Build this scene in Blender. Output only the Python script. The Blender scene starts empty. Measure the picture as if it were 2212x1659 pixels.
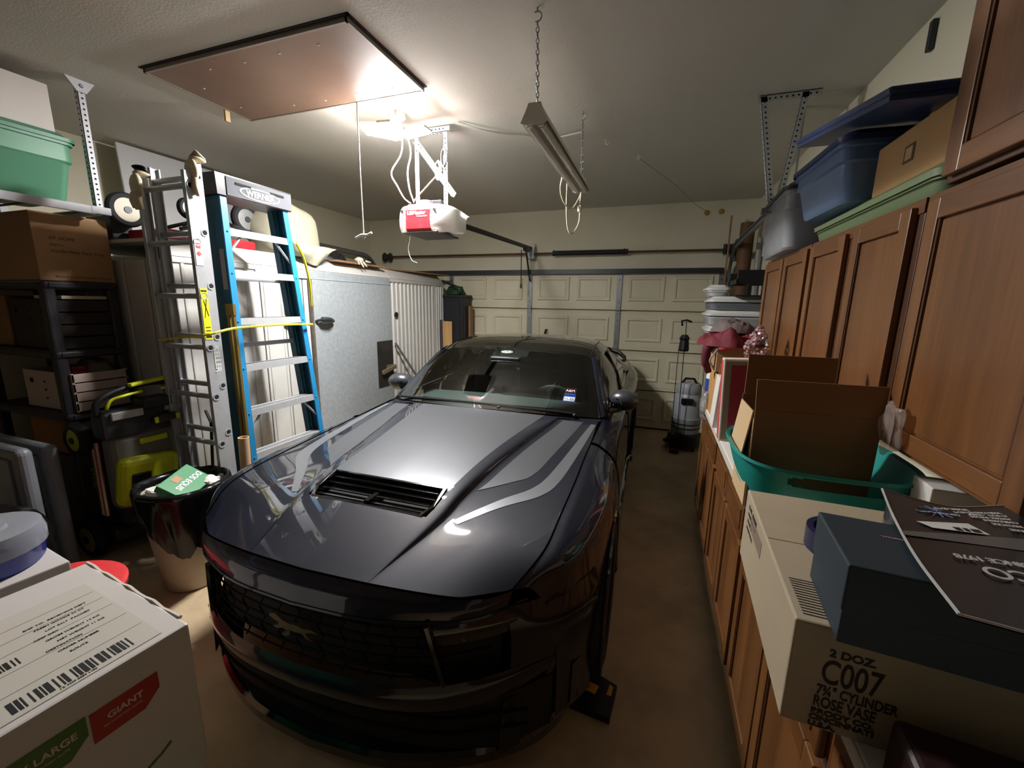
import bpy, bmesh, math, random
import numpy as np
from mathutils import Vector, Matrix
random.seed(7)
SC = bpy.context.scene
COL = SC.collection
R = math.radians
# ------------------------------------------------------------------ camera
CAM_H = 1.66
def cam_axes(yaw, pitch, roll):
    cy, sy, cp, sp, cr, sr = math.cos(yaw), math.sin(yaw), math.cos(pitch), math.sin(pitch), math.cos(roll), math.sin(roll)
    fwd = Vector((sy*cp, cy*cp, -sp)); right = Vector((cy, -sy, 0)); down = fwd.cross(right)
    return cr*right + sr*down, -sr*right + cr*down, fwd
r_, d_, f_ = cam_axes(R(-19.24), R(11.0), R(-0.96))
cam = bpy.data.cameras.new('camera'); camo = bpy.data.objects.new('camera', cam); COL.objects.link(camo)
cam.sensor_width = 36.0; cam.lens = 889.4*36.0/2212.0; cam.clip_start = 0.02; cam.clip_end = 60
camo.matrix_world = Matrix(((r_.x, -d_.x, -f_.x, 0), (r_.y, -d_.y, -f_.y, 0), (r_.z, -d_.z, -f_.z, CAM_H), (0, 0, 0, 1)))
SC.camera = camo
# ------------------------------------------------------------------ world, exposure
w = bpy.data.worlds.new('world'); SC.world = w; w.use_nodes = True
w.node_tree.nodes['Background'].inputs[0].default_value = (0.02, 0.02, 0.022, 1)
w.node_tree.nodes['Background'].inputs[1].default_value = 1.0
SC.view_settings.view_transform = 'Standard'; SC.view_settings.look = 'None'
SC.view_settings.exposure = 0.72; SC.view_settings.gamma = 1.0
LAMP = 640.0          # emission of the LED garage lamp

# ------------------------------------------------------------------ materials
def lin(c):
    f = lambda v: v/12.92 if v <= .04045 else ((v+.055)/1.055)**2.4
    return tuple(f(x/255.0) for x in c) + (1,)
MATS = {}
def mat(name, col, rough=.5, metal=0., var=0., vscale=6., bump=0., bscale=80., coat=0., spec=.5, emit=0., alpha=None, stretch=None, trans=0., col2=None):
    if name in MATS: return MATS[name]
    m = bpy.data.materials.new(name); m.use_nodes = True; nt = m.node_tree; N = nt.nodes; L = nt.links
    b = N['Principled BSDF']; c = lin(col)
    b.inputs['Base Color'].default_value = c; b.inputs['Roughness'].default_value = rough; b.inputs['Metallic'].default_value = metal
    b.inputs['Specular IOR Level'].default_value = spec
    if coat: b.inputs['Coat Weight'].default_value = coat; b.inputs['Coat Roughness'].default_value = .03
    if trans: b.inputs['Transmission Weight'].default_value = trans; b.inputs['IOR'].default_value = 1.25
    if alpha is not None: b.inputs['Alpha'].default_value = alpha
    if emit: b.inputs['Emission Color'].default_value = c; b.inputs['Emission Strength'].default_value = emit
    if var or bump:
        tc = N.new('ShaderNodeTexCoord'); mp = N.new('ShaderNodeMapping'); L.new(tc.outputs['Object'], mp.inputs[0])
        if stretch: mp.inputs['Scale'].default_value = stretch
    if var:
        n = N.new('ShaderNodeTexNoise'); n.inputs['Scale'].default_value = vscale; n.inputs['Detail'].default_value = 6; n.inputs['Roughness'].default_value = .62
        L.new(mp.outputs[0], n.inputs['Vector'])
        r = N.new('ShaderNodeValToRGB'); r.color_ramp.elements[0].position = .3; r.color_ramp.elements[1].position = .72
        k = lin(col2) if col2 else tuple(min(1, x*(1+var)) for x in c[:3]) + (1,)
        r.color_ramp.elements[0].color = tuple(x*(1-var) for x in c[:3]) + (1,) if not col2 else c; r.color_ramp.elements[1].color = k
        L.new(n.outputs['Fac'], r.inputs[0]); L.new(r.outputs[0], b.inputs['Base Color'])
    if bump:
        n = N.new('ShaderNodeTexNoise'); n.inputs['Scale'].default_value = bscale; n.inputs['Detail'].default_value = 4
        L.new(mp.outputs[0], n.inputs['Vector'])
        u = N.new('ShaderNodeBump'); u.inputs['Strength'].default_value = bump; u.inputs['Distance'].default_value = .01
        L.new(n.outputs['Fac'], u.inputs['Height']); L.new(u.outputs[0], b.inputs['Normal'])
    MATS[name] = m; return m
def wood(name, c1, c2, rough=.38, axis='Z', coat=.25, scale=1.):
    if name in MATS: return MATS[name]
    m = bpy.data.materials.new(name); m.use_nodes = True; nt = m.node_tree; N = nt.nodes; L = nt.links; b = N['Principled BSDF']
    tc = N.new('ShaderNodeTexCoord'); mp = N.new('ShaderNodeMapping'); L.new(tc.outputs['Object'], mp.inputs[0])
    s = {'X': (.9, 14, 14), 'Y': (14, .9, 14), 'Z': (14, 14, .9)}[axis]; mp.inputs['Scale'].default_value = tuple(q*scale for q in s)
    n1 = N.new('ShaderNodeTexNoise'); n1.inputs['Scale'].default_value = .55; n1.inputs['Detail'].default_value = 3; n1.inputs['Distortion'].default_value = 1.1
    n2 = N.new('ShaderNodeTexNoise'); n2.inputs['Scale'].default_value = 7; n2.inputs['Detail'].default_value = 5
    L.new(mp.outputs[0], n1.inputs['Vector']); L.new(mp.outputs[0], n2.inputs['Vector'])
    mx = N.new('ShaderNodeMath'); mx.operation = 'MULTIPLY_ADD'; mx.inputs[1].default_value = .35; L.new(n2.outputs['Fac'], mx.inputs[0]); L.new(n1.outputs['Fac'], mx.inputs[2])
    r = N.new('ShaderNodeValToRGB'); r.color_ramp.elements[0].position = .45; r.color_ramp.elements[1].position = .85
    r.color_ramp.elements[0].color = lin(c1); r.color_ramp.elements[1].color = lin(c2)
    L.new(mx.outputs[0], r.inputs[0]); L.new(r.outputs[0], b.inputs['Base Color'])
    b.inputs['Roughness'].default_value = rough; b.inputs['Coat Weight'].default_value = coat; b.inputs['Coat Roughness'].default_value = .25
    u = N.new('ShaderNodeBump'); u.inputs['Strength'].default_value = .08; L.new(n2.outputs['Fac'], u.inputs['Height']); L.new(u.outputs[0], b.inputs['Normal'])
    MATS[name] = m; return m
def glass(name, tint=(200, 210, 205), refl=.08, rough=.02):
    if name in MATS: return MATS[name]
    m = bpy.data.materials.new(name); m.use_nodes = True; nt = m.node_tree; N = nt.nodes; L = nt.links
    N.remove(N['Principled BSDF']); out = N['Material Output']
    t = N.new('ShaderNodeBsdfTransparent'); t.inputs[0].default_value = lin(tint)
    g = N.new('ShaderNodeBsdfGlossy'); g.inputs['Roughness'].default_value = rough; g.inputs[0].default_value = (1, 1, 1, 1)
    fr = N.new('ShaderNodeFresnel'); fr.inputs['IOR'].default_value = 1.5
    ad = N.new('ShaderNodeMath'); ad.operation = 'ADD'; ad.inputs[1].default_value = refl; ad.use_clamp = True; L.new(fr.outputs[0], ad.inputs[0])
    mx = N.new('ShaderNodeMixShader'); L.new(ad.outputs[0], mx.inputs[0]); L.new(t.outputs[0], mx.inputs[1]); L.new(g.outputs[0], mx.inputs[2]); L.new(mx.outputs[0], out.inputs[0])
    MATS[name] = m; return m
def plastic_clear(name, col, op=.45, rough=.25):
    if name in MATS: return MATS[name]
    m = bpy.data.materials.new(name); m.use_nodes = True; nt = m.node_tree; N = nt.nodes; L = nt.links
    b = N['Principled BSDF']; b.inputs['Base Color'].default_value = lin(col); b.inputs['Roughness'].default_value = rough
    t = N.new('ShaderNodeBsdfTransparent'); t.inputs[0].default_value = lin(tuple(min(255, int(c*.5+128)) for c in col))
    mx = N.new('ShaderNodeMixShader'); mx.inputs[0].default_value = op
    L.new(t.outputs[0], mx.inputs[1]); L.new(b.outputs[0], mx.inputs[2]); L.new(mx.outputs[0], N['Material Output'].inputs[0])
    MATS[name] = m; return m

# ------------------------------------------------------------------ mesh builder
class MB:
    def __init__(s): s.v = []; s.f = []
    def add(s, v, f):
        o = len(s.v); s.v += [tuple(p) for p in v]; s.f += [tuple(i+o for i in q) for q in f]; return s
    def bm(s, b, M=None):
        if M is not None: b.transform(M)
        b.verts.index_update(); r = s.add([v.co[:] for v in b.verts], [[v.index for v in f.verts] for f in b.faces]); b.free(); return r
    def box(s, c, d, rot=None, bev=0., seg=2):
        b = bmesh.new(); bmesh.ops.create_cube(b, size=1); bmesh.ops.scale(b, vec=d, verts=b.verts)
        if bev: bmesh.ops.bevel(b, geom=b.edges[:], offset=min(bev, min(d)*.49), segments=seg, profile=.5, affect='EDGES')
        M = Matrix.Translation(c)
        if rot is not None: M = M @ (rot if isinstance(rot, Matrix) else Matrix.Rotation(rot, 4, 'Z'))
        return s.bm(b, M)
    def span(s, a, b, bev=0., seg=2):      # box from corner to corner
        return s.box([(a[i]+b[i])/2 for i in range(3)], [abs(b[i]-a[i]) for i in range(3)], None, bev, seg)
    def tube(s, pts, r, n=8, cap=True):
        pts = [Vector(p) for p in pts]; rs = r if isinstance(r, (list, tuple)) else [r]*len(pts)
        V = []; F = []; up = None
        for i, p in enumerate(pts):
            t = (pts[min(i+1, len(pts)-1)] - pts[max(i-1, 0)]).normalized()
            if up is None: up = Vector((0, 0, 1)) if abs(t.z) < .9 else Vector((1, 0, 0))
            x = t.cross(up)
            if x.length < 1e-4: x = t.cross(Vector((0, 1, .3)))
            x.normalize(); y = t.cross(x).normalized(); up = -y if y.dot(up) < 0 else y
            for k in range(n):
                a = 2*math.pi*k/n; V.append(p + (x*math.cos(a) + y*math.sin(a))*rs[i])
        for i in range(len(pts)-1):
            for k in range(n): F.append((i*n+k, i*n+(k+1) % n, (i+1)*n+(k+1) % n, (i+1)*n+k))
        if cap: F.append(tuple(range(n-1, -1, -1))); F.append(tuple((len(pts)-1)*n+k for k in range(n)))
        return s.add(V, F)
    def lathe(s, prof, c=(0, 0, 0), n=24, M=None, sx=1., sy=1., cap=(False, False)):   # prof: (r, z)
        V = []; F = []
        for (r, z) in prof:
            for k in range(n):
                a = 2*math.pi*k/n; V.append(Vector((r*math.cos(a)*sx, r*math.sin(a)*sy, z)))
        for i in range(len(prof)-1):
            for k in range(n): F.append((i*n+k, i*n+(k+1) % n, (i+1)*n+(k+1) % n, (i+1)*n+k))
        if cap[0]: F.append(tuple(range(n-1, -1, -1)))
        if cap[1]: F.append(tuple((len(prof)-1)*n+k for k in range(n)))
        T = Matrix.Translation(c) @ (M if M is not None else Matrix())
        return s.add([T @ v for v in V], F)
    def prism(s, poly, axis, a, b):        # 2D polygon extruded along axis
        n = len(poly); V = []
        for t in (a, b):
            for (p, q) in poly: V.append({'X': (t, p, q), 'Y': (p, t, q), 'Z': (p, q, t)}[axis])
        F = [tuple(range(n-1, -1, -1)), tuple(range(n, 2*n))] + [(i, (i+1) % n, n+(i+1) % n, n+i) for i in range(n)]
        return s.add(V, F)
    def grid(s, A, thick=0., flip=False):
        A = np.asarray(A, float); nu, nv = A.shape[:2]; V = A.reshape(-1, 3)
        F = [(i*nv+j, i*nv+j+1, (i+1)*nv+j+1, (i+1)*nv+j) for i in range(nu-1) for j in range(nv-1)]
        if flip: F = [q[::-1] for q in F]
        return s.add(V, F)
    def ell(s, c, d, n=16, m=10, rot=None, jit=0.):
        b = bmesh.new(); bmesh.ops.create_uvsphere(b, u_segments=n, v_segments=m, radius=.5)
        for v in b.verts:
            if jit: v.co *= 1 + random.uniform(-jit, jit)
        bmesh.ops.scale(b, vec=d, verts=b.verts); M = Matrix.Translation(c)
        if rot is not None: M = M @ rot
        return s.bm(b, M)
    def xf(s, M): s.v = [tuple(M @ Vector(p)) for p in s.v]; return s
    def mirror(s):
        v = [(-x, y, z) for x, y, z in s.v]; f = [q[::-1] for q in s.f]; return s.add(v, f)
ROOTM = {}
def ob(name, mb, m, parent=None, smooth=False, auto=None):
    v = mb.v
    if parent is None:                       # origin at base centre
        xs = [p[0] for p in v]; ys = [p[1] for p in v]; z0 = min(p[2] for p in v)
        M = Matrix.Translation(((min(xs)+max(xs))/2, (min(ys)+max(ys))/2, z0))
    else: M = ROOTM[parent.name]
    I = M.inverted(); me = bpy.data.meshes.new(name); me.from_pydata([tuple(I @ Vector(p)) for p in v], [], mb.f); me.update()
    if m is not None: me.materials.append(m)
    if smooth:
        b = bmesh.new(); b.from_mesh(me); bmesh.ops.remove_doubles(b, verts=b.verts, dist=1e-5); bmesh.ops.recalc_face_normals(b, faces=b.faces)
        if auto:
            for e in b.edges:
                if len(e.link_faces) == 2 and e.calc_face_angle(0) > R(auto): e.smooth = False
        b.to_mesh(me); b.free()
        me.polygons.foreach_set('use_smooth', [True]*len(me.polygons))
    o = bpy.data.objects.new(name, me); COL.objects.link(o)
    if parent is None: o.matrix_world = M; ROOTM[o.name] = M
    else: o.parent = parent; ROOTM[o.name] = M
    return o
def tag(o, label, cat, group=None, kind=None):
    o['label'] = label; o['category'] = cat
    if group: o['group'] = group
    if kind: o['kind'] = kind
    return o
def thing(name, label, cat, loc, rz=0., group=None):
    o = bpy.data.objects.new(name, None); COL.objects.link(o); o.empty_display_size = .1
    M = Matrix.Translation(loc) @ Matrix.Rotation(rz, 4, 'Z'); o.matrix_world = M; ROOTM[o.name] = M
    return tag(o, label, cat, group)
def struct(name, mb, m, label, cat='structure'):
    o = ob(name, mb, m); o['kind'] = 'structure'; o['label'] = label; o['category'] = cat; return o
def copy_to(src, parent, M):                 # copy of a part, same mesh, M in parent space
    c = src.copy(); COL.objects.link(c); c.parent = parent; c.matrix_parent_inverse = Matrix(); c.matrix_basis = M; return c
def text(name, s, size, origin, xd, yd, m, parent=None, align='LEFT', ext=0.0004, bold=0., sx=1.):
    cu = bpy.data.curves.new('t', 'FONT'); cu.body = s; cu.size = size; cu.extrude = ext; cu.align_x = align; cu.offset = bold
    to = bpy.data.objects.new('t', cu); COL.objects.link(to); dg = bpy.context.evaluated_depsgraph_get()
    me = bpy.data.meshes.new_from_object(to.evaluated_get(dg)); bpy.data.objects.remove(to); bpy.data.curves.remove(cu)
    xd = Vector(xd).normalized(); yd = Vector(yd); yd = (yd - xd*yd.dot(xd)).normalized(); zd = xd.cross(yd)
    M = Matrix(((xd.x*sx, yd.x, zd.x, origin[0]), (xd.y*sx, yd.y, zd.y, origin[1]), (xd.z*sx, yd.z, zd.z, origin[2]), (0, 0, 0, 1)))
    mb = MB(); mb.add([M @ v.co for v in me.vertices], [tuple(p.vertices) for p in me.polygons]); bpy.data.meshes.remove(me)
    return ob(name, mb, m, parent)
from mathutils import noise as MN
def heap(name, lab, cat, c, d, m, seed=0, parent=None, rough=1., n=44):   # crumpled cloth heap as a height field with an underside
    G = []; o = Vector((seed*7.3, seed*3.1, 0))
    for i in range(n):
        row = []
        for j in range(n):
            u, v = 2*i/(n-1)-1, 2*j/(n-1)-1; a = math.atan2(v, u); r = min(1, math.hypot(u, v)); k = max(abs(u), abs(v)); q = k/max(r, 1e-6) if r else 1
            rr = k; ed = 1 + .22*MN.noise(o+Vector((math.cos(a)*1.6, math.sin(a)*1.6, 0)))
            x, y = math.cos(a)*rr*ed, math.sin(a)*rr*ed; p = o+Vector((x*2.2, y*2.2, .3))
            hgt = max(0, 1-rr**2.4)**.55*(.68+.5*MN.noise(p*.8)) + rough*(1-rr**3)*(.16*abs(MN.noise(p*2.3))+.10*abs(MN.noise(p*4.7)))
            row.append((c[0]+x*d[0]/2, c[1]+y*d[1]/2, c[2]+max(0, hgt)*d[2]))
        G.append(row)
    mb = MB().grid(np.array(G)); ob_ = ob(name, mb, m, parent, True)
    return tag(ob_, lab, cat) if parent is None else ob_
def crom(P, n):                              # Catmull-Rom through P, n samples, uniform parameter
    P = np.asarray(P, float); k = len(P); t = np.linspace(0, k-1, n); out = []
    for u in t:
        i = min(int(u), k-2); s = u-i
        p0 = P[i-1] if i > 0 else 2*P[0]-P[1]; p1, p2 = P[i], P[i+1]; p3 = P[i+2] if i+2 < k else 2*P[-1]-P[-2]
        out.append(.5*((2*p1) + (-p0+p2)*s + (2*p0-5*p1+4*p2-p3)*s*s + (-p0+3*p1-3*p2+p3)*s**3))
    return np.array(out)
def surf(rails, nu, nv):                     # rails -> (nu, nv, 3)
    S = np.array([crom(r, nu) for r in rails])
    return np.array([crom(S[:, i], nv) for i in range(nu)])
# ================================================================== the setting
XL, XR, YF, YB, ZC = -4.52, 1.03, -1.1, 5.84, 2.93
m_floor = mat('concrete', (186, 164, 130), .62, var=.26, vscale=2.6, bump=.35, bscale=14)
m_wall = mat('wall_paint', (222, 216, 192), .8, var=.04, vscale=2, bump=.12, bscale=90)
m_ceil = mat('ceiling_paint', (206, 203, 192), .85, bump=.16, bscale=85)
m_door = mat('door_enamel', (220, 213, 186), .5, var=.05, vscale=3)
m_steel = mat('galvanised', (150, 152, 152), .42, .75, var=.12, vscale=30)
m_dark_steel = mat('dark_steel', (62, 64, 66), .42, .6)
m_black = mat('black_plastic', (22, 22, 24), .42)
m_rubber = mat('rubber', (16, 16, 17), .75)
m_white = mat('white_plastic', (222, 222, 216), .4)
m_rust = mat('rusty_pipe', (98, 74, 50), .55, .4, var=.3, vscale=18)
struct('floor', MB().span((XL-.1, YF-.1, -.12), (XR+.1, YB+.1, 0)), m_floor, 'tan stained concrete garage floor', 'floor')
struct('ceiling', MB().span((XL-.1, YF-.1, ZC), (XR+.1, YB+.1, ZC+.1)), m_ceil, 'grey white textured ceiling over the garage', 'ceiling')
struct('wall_left', MB().span((XL-.1, YF-.1, 0), (XL, YB+.1, ZC)), m_wall, 'cream painted wall behind the metal shed', 'wall')
struct('wall_right', MB().span((XR, YF-.1, 0), (XR+.1, YB+.1, ZC)), m_wall, 'cream painted wall behind the oak cabinets', 'wall')
struct('wall_back', MB().span((XL-.1, YB, 0), (XR+.1, YB+.1, ZC)), m_wall, 'cream painted wall around the garage door', 'wall')
struct('wall_front', MB().span((XL-.1, YF-.1, 0), (XR+.1, YF, ZC)), mat('dark_low_bounce', (62, 54, 46), .8), 'unseen wall behind the viewer, coloured dark to cut bounce light', 'wall')  # unseen wall; its dark colour is chosen to cut bounce light
# ---- garage door
DX0, DX1, DZ = -4.26, .72, 2.13
door = thing('door_1', 'cream sectional garage door with raised panels and steel stiles', 'garage door', (-1.77, YB-.05, 0)); door['kind'] = 'structure'
sh = DZ/4; cw = (DX1-DX0)/4
pan = MB(); pw, ph = cw*.37, sh*.60     # raised panel: ring and centre field
def rect(w, h, y): return [(-w/2, y, -h/2), (w/2, y, -h/2), (w/2, y, h/2), (-w/2, y, h/2)]
V = rect(pw, ph, 0) + rect(pw-.02, ph-.02, -.018) + rect(pw-.06, ph-.06, -.018) + rect(pw-.10, ph-.10, -.001) + rect(pw-.125, ph-.125, -.006)
F = [(a+i, a+(i+1) % 4, a+4+(i+1) % 4, a+4+i) for a in (0, 4, 8, 12) for i in range(4)] + [(16, 17, 18, 19)]
pan.add(V, F); pan0 = None
for r in range(4):
    z0 = r*sh
    s = ob('section', MB().span((DX0, YB-.05, z0+.008), (DX1, YB-.004, z0+sh-.008), .004), m_door, door)
    ob('seam_rail', MB().span((DX0, YB-.056, z0+sh-.022), (DX1, YB-.049, z0+sh-.008)), m_door, s)
    ob('seam_bead', MB().span((DX0, YB-.054, z0+.05), (DX1, YB-.049, z0+.056)), m_door, s)
    for c in range(4):
        for k in (0, 1):
            x = DX0 + cw*c + cw*(.275 + .45*k); z = z0 + sh*.53
            if pan0 is None:
                pan0 = ob('panel', MB().add([(p[0]+x, p[1]+YB-.05, p[2]+z) for p in pan.v], pan.f), m_door, s); px0 = (x, z)
            else: copy_to(pan0, s, Matrix.Translation((x-px0[0], 0, z-px0[1])))
for c in range(0, 5):
    x = DX0+.03 + c*cw if c == 0 else (DX1-.03 if c == 4 else DX0+c*cw)
    for r in range(4):
        st = ob('stile', MB().span((x-.034, YB-.066, r*sh+.012), (x+.034, YB-.05, (r+1)*sh-.012), .003), m_steel, door)
        ob('bolt', MB().box((x, YB-.069, r*sh+.1), (.012, .01, .012)).box((x, YB-.069, r*sh+.4), (.012, .01, .012)), m_dark_steel, st)
        if r: ob('hinge', MB().span((x-.03, YB-.075, r*sh-.05), (x+.03, YB-.066, r*sh+.05), .004).tube([(x-.034, YB-.078, r*sh), (x+.034, YB-.078, r*sh)], .009), m_steel, st)
ob('strut', MB().span((DX0, YB-.12, 2.075), (DX1-.02, YB-.055, 2.085)).span((DX0, YB-.12, 2.085), (DX1-.02, YB-.112, 2.135)).span((DX0, YB-.064, 2.085), (DX1-.02, YB-.055, 2.14)), m_dark_steel, door)
ob('bottom_seal', MB().span((DX0, YB-.06, 0), (DX1, YB-.01, .02)), m_rubber, door)
# ---- torsion shaft, spring, tracks
t = thing('torsion_shaft', 'brown torsion shaft with black spring above the garage door', 'torsion spring', (-1.7, YB-.09, 2.3))
ob('shaft', MB().tube([(-4.1, YB-.09, 2.36), (.76, YB-.09, 2.345)], .014), m_rust, t)
sp = MB().tube([(-1.38, YB-.09, 2.352), (-.50, YB-.09, 2.349)], .031, 12); ob('spring', sp, m_black, t)
ring = MB()
for i in range(44): ring.tube([(-1.38+i*.02, YB-.09, 2.352), (-1.37+i*.02, YB-.09, 2.352)], .034, 10)
r_o = ob('spring_coils', ring, m_black, t); r_o['kind'] = 'stuff'
for x in (-1.41, -.47): ob('cone', MB().tube([(x-.03, YB-.09, 2.352), (x+.03, YB-.09, 2.352)], [.04, .03], 12), m_dark_steel, t)
for x in (-4.13, .74): ob('cable_drum', MB().tube([(x-.05, YB-.09, 2.35), (x-.04, YB-.09, 2.35), (x+.03, YB-.09, 2.35), (x+.05, YB-.09, 2.35)], [.075, .055, .05, .07], 18), m_dark_steel, t)
ob('bearing_bracket', MB().span((-1.80, YB-.13, 2.28), (-1.70, YB-.003, 2.44), .004), m_steel, t)
ob('end_bracket', MB().span((.80, YB-.16, 2.22), (.806, YB-.003, 2.46)).span((.68, YB-.02, 2.30), (.80, YB-.003, 2.42)), m_dark_steel, t)
def track(x, lab):
    t = thing('door_track', lab, 'track', (x, YB-.1, 0))
    pts = [(x, YB-.10, 0.0), (x, YB-.10, 2.02)]
    for i in range(1, 9):
        a = i/8*math.pi/2; pts.append((x, YB-.10-.34*(1-math.cos(a)), 2.02+.34*math.sin(a)))
    pts.append((x, 3.3, 2.42))
    mb = MB()
    for i in range(len(pts)-1):
        p, q = Vector(pts[i]), Vector(pts[i+1]); d = (q-p).normalized(); nrm = d.cross(Vector((1, 0, 0))).normalized()
        for (u0, u1, w0, w1) in ((-.006, .0, -.03, .03), (-.03, .0, -.03, -.024), (-.03, .0, .024, .03)):
            cs = [(u0, w0), (u1, w0), (u1, w1), (u0, w1)]
            Vv = [p + Vector((u, 0, 0)) + nrm*ww for u, ww in cs] + [q + Vector((u, 0, 0)) + nrm*ww for u, ww in cs]
            mb.add(Vv, [(0, 1, 2, 3), (7, 6, 5, 4), (0, 4, 5, 1), (1, 5, 6, 2), (2, 6, 7, 3), (3, 7, 4, 0)])
    ob('rail', mb, m_steel, t); ob('jamb_bracket', MB().span((x, YB-.07, 1.96), (x+.05, YB, 2.03)).span((x-.06, YB-.10, 1.97), (x, YB-.06, 2.02)), m_dark_steel, t)
    ob('strap', MB().span((x, 3.36, 2.40), (x+.004, 3.40, ZC)), m_steel, t)
    return t
track(.775, 'grey steel door track curving up beside the right wall')
track(-4.32, 'grey steel door track hidden behind the metal shed')
# ---- attic hatch
m_hatch = mat('hatch_board', (138, 110, 92), .48, var=.1, vscale=3)
t = thing('attic_hatch', 'brown hardboard attic hatch with thin white trim in ceiling', 'attic hatch', (-2.145, 2.1, ZC-.03))
hx0, hx1, hy0, hy1 = -2.85, -1.438, 1.768, 2.43
ob('board', MB().span((hx0+.012, hy0+.012, ZC-.022), (hx1-.012, hy1-.012, ZC-.012), .003), m_hatch, t)
ob('edge_trim', MB().span((hx0, hy0, ZC-.024), (hx0+.012, hy1, ZC)).span((hx1-.012, hy0, ZC-.024), (hx1, hy1, ZC)).span((hx0, hy0, ZC-.024), (hx1, hy0+.012, ZC)).span((hx0, hy1-.012, ZC-.024), (hx1, hy1, ZC)), mat('trim_grey', (150, 142, 130), .5), t)
ob('shadow_strip', MB().span((hx0-.012, hy0-.018, ZC-.004), (hx1+.018, hy0, ZC)).span((hx1, hy0-.018, ZC-.004), (hx1+.018, hy1, ZC)), mat('shadow_dark', (34, 27, 24), .8), t)  # dark strips put in as the shadow line along two hatch edges
for (x, y) in ((-2.45, 1.86), (-2.2, 1.87), (-1.95, 1.865), (-1.7, 1.87), (-2.35, 2.33), (-2.1, 2.34), (-1.85, 2.33), (-1.6, 2.34), (-2.7, 2.0), (-2.72, 2.25)):
    ob('screw', MB().lathe([(.006, 0), (.006, -.003)], (x, y, ZC-.0215), 8, cap=(True, True)), m_white, t)
tag(ob('wood_shim', MB().span((-2.867, 2.24, ZC-.09), (-2.852, 2.272, ZC-.0)), mat('pine', (206, 178, 130), .6)), 'small pale wood shim hanging at the hatch edge', 'shim')
# ---- LED garage lamp: the only lit lamp in the room
m_led = mat('led_panel', (252, 250, 249), .5, emit=LAMP); m_bulb = mat('lit_bulb', (255, 248, 238), .5, emit=LAMP*.05)
t = thing('ceiling_light', 'bright three-wing LED lamp screwed into ceiling socket', 'ceiling lamp', (-1.80, 2.66, 2.70))
ob('socket', MB().lathe([(.055, ZC), (.055, ZC-.03), (.03, ZC-.05), (.025, ZC-.07)], (-1.80, 2.68, 0), 20, cap=(True, True)), m_white, t, True, 40)
ob('body', MB().lathe([(.025, ZC-.06), (.045, ZC-.085), (.05, ZC-.13), (.03, ZC-.16)], (-1.80, 2.68, 0), 20, cap=(True, True)), m_white, t, True, 40)
for (dx, dy, dz, L_) in ((-.92, -.30, .16, .20), (.95, .0, .10, .20), (.10, -.95, .10, .16)):
    d = Vector((dx, dy, dz)).normalized(); sdv = Vector((-d.y, d.x, 0)).normalized(); nr_ = d.cross(sdv); nr_ = nr_ if nr_.z < 0 else -nr_
    c0 = Vector((-1.80, 2.68, ZC-.145)) + d*.04; Mx = Matrix(((d.x, sdv.x, nr_.x, 0), (d.y, sdv.y, nr_.y, 0), (d.z, sdv.z, nr_.z, 0), (0, 0, 0, 1)))
    wg = ob('wing', MB().box(c0+d*L_/2, (L_, .10, .016), Mx, .004), m_white, t)
    ob('led_panel', MB().box(c0+d*L_/2+nr_*.011, (L_*.92, .088, .006), Mx), m_led, wg)
ob('bulb', MB().lathe([(.014, 2.875), (.018, 2.85), (.034, 2.82), (.040, 2.79), (.036, 2.755), (.020, 2.735), (.002, 2.73)], (-1.775, 2.60, 0), 18), m_bulb, t, True)
ob('bulb_arm', MB().tube([(-1.80, 2.68, 2.86), (-1.785, 2.63, 2.885), (-1.775, 2.60, 2.875)], .014, 8), m_white, t)
# ================================================================== the car (local: x lateral, y = distance V along the car, z up)
m_paint = mat('navy_paint', (13, 17, 32), .5, .1, coat=1.0, spec=.2); m_gap = mat('panel_gap', (3, 3, 3), 1., spec=0.)
m_satin = mat('satin_wrap', (92, 94, 97), .40, .6)
m_satin2 = mat('satin_wrap_light', (120, 122, 125), .40, .6)
m_gloss = mat('gloss_black', (9, 9, 10), .12, coat=1.0)
m_trim = mat('car_trim', (14, 14, 15), .5)
m_ws = glass('windshield_glass', (196, 208, 202), .05)
m_tint = glass('tinted_glass', (26, 27, 26), .10)
m_int = mat('car_interior', (34, 35, 37), .6)
m_dash = mat('dash_top', (88, 96, 96), .55)
CTH = R(1.2)
car = thing('car', 'dark navy sports coupe with satin hood stripes parked nose first', 'car', (-1.03, 0, 0), CTH)
CM = ROOTM['car'].copy()
def cpart(name, mb, m, sm=True, auto=45, parent=None): return ob(name, mb.xf(CM), m, parent or car, sm, auto)
def full(A):                                  # mirror half grid (lateral index runs centre -> side)
    B = A[:, ::-1].copy(); B[:, :, 0] *= -1; return np.concatenate([B[:, :-1], A], 1)
# --- hood (stations x lateral)
lines = [
 [(0, .925, .787), (0, 1.25, .862), (0, 1.45, .903), (0, 1.75, .930), (0, 2.1, .951), (0, 2.455, .968)],
 [(.22, .937, .784), (.30, 1.25, .857), (.318, 1.45, .898), (.345, 1.75, .923), (.40, 2.1, .944), (.47, 2.475, .960)],
 [(.27, .943, .782), (.345, 1.26, .836), (.372, 1.45, .866), (.412, 1.75, .893), (.472, 2.1, .918), (.545, 2.495, .944)],
 [(.50, .988, .766), (.56, 1.25, .832), (.59, 1.45, .857), (.615, 1.75, .882), (.645, 2.1, .908), (.68, 2.55, .936)],
 [(.68, 1.095, .760), (.745, 1.25, .822), (.76, 1.45, .856), (.768, 1.75, .876), (.772, 2.1, .900), (.77, 2.60, .928)]]
H = surf(lines, 61, 41)                      # [i along V][j lateral]
HF = H.reshape(-1, 3)
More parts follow.
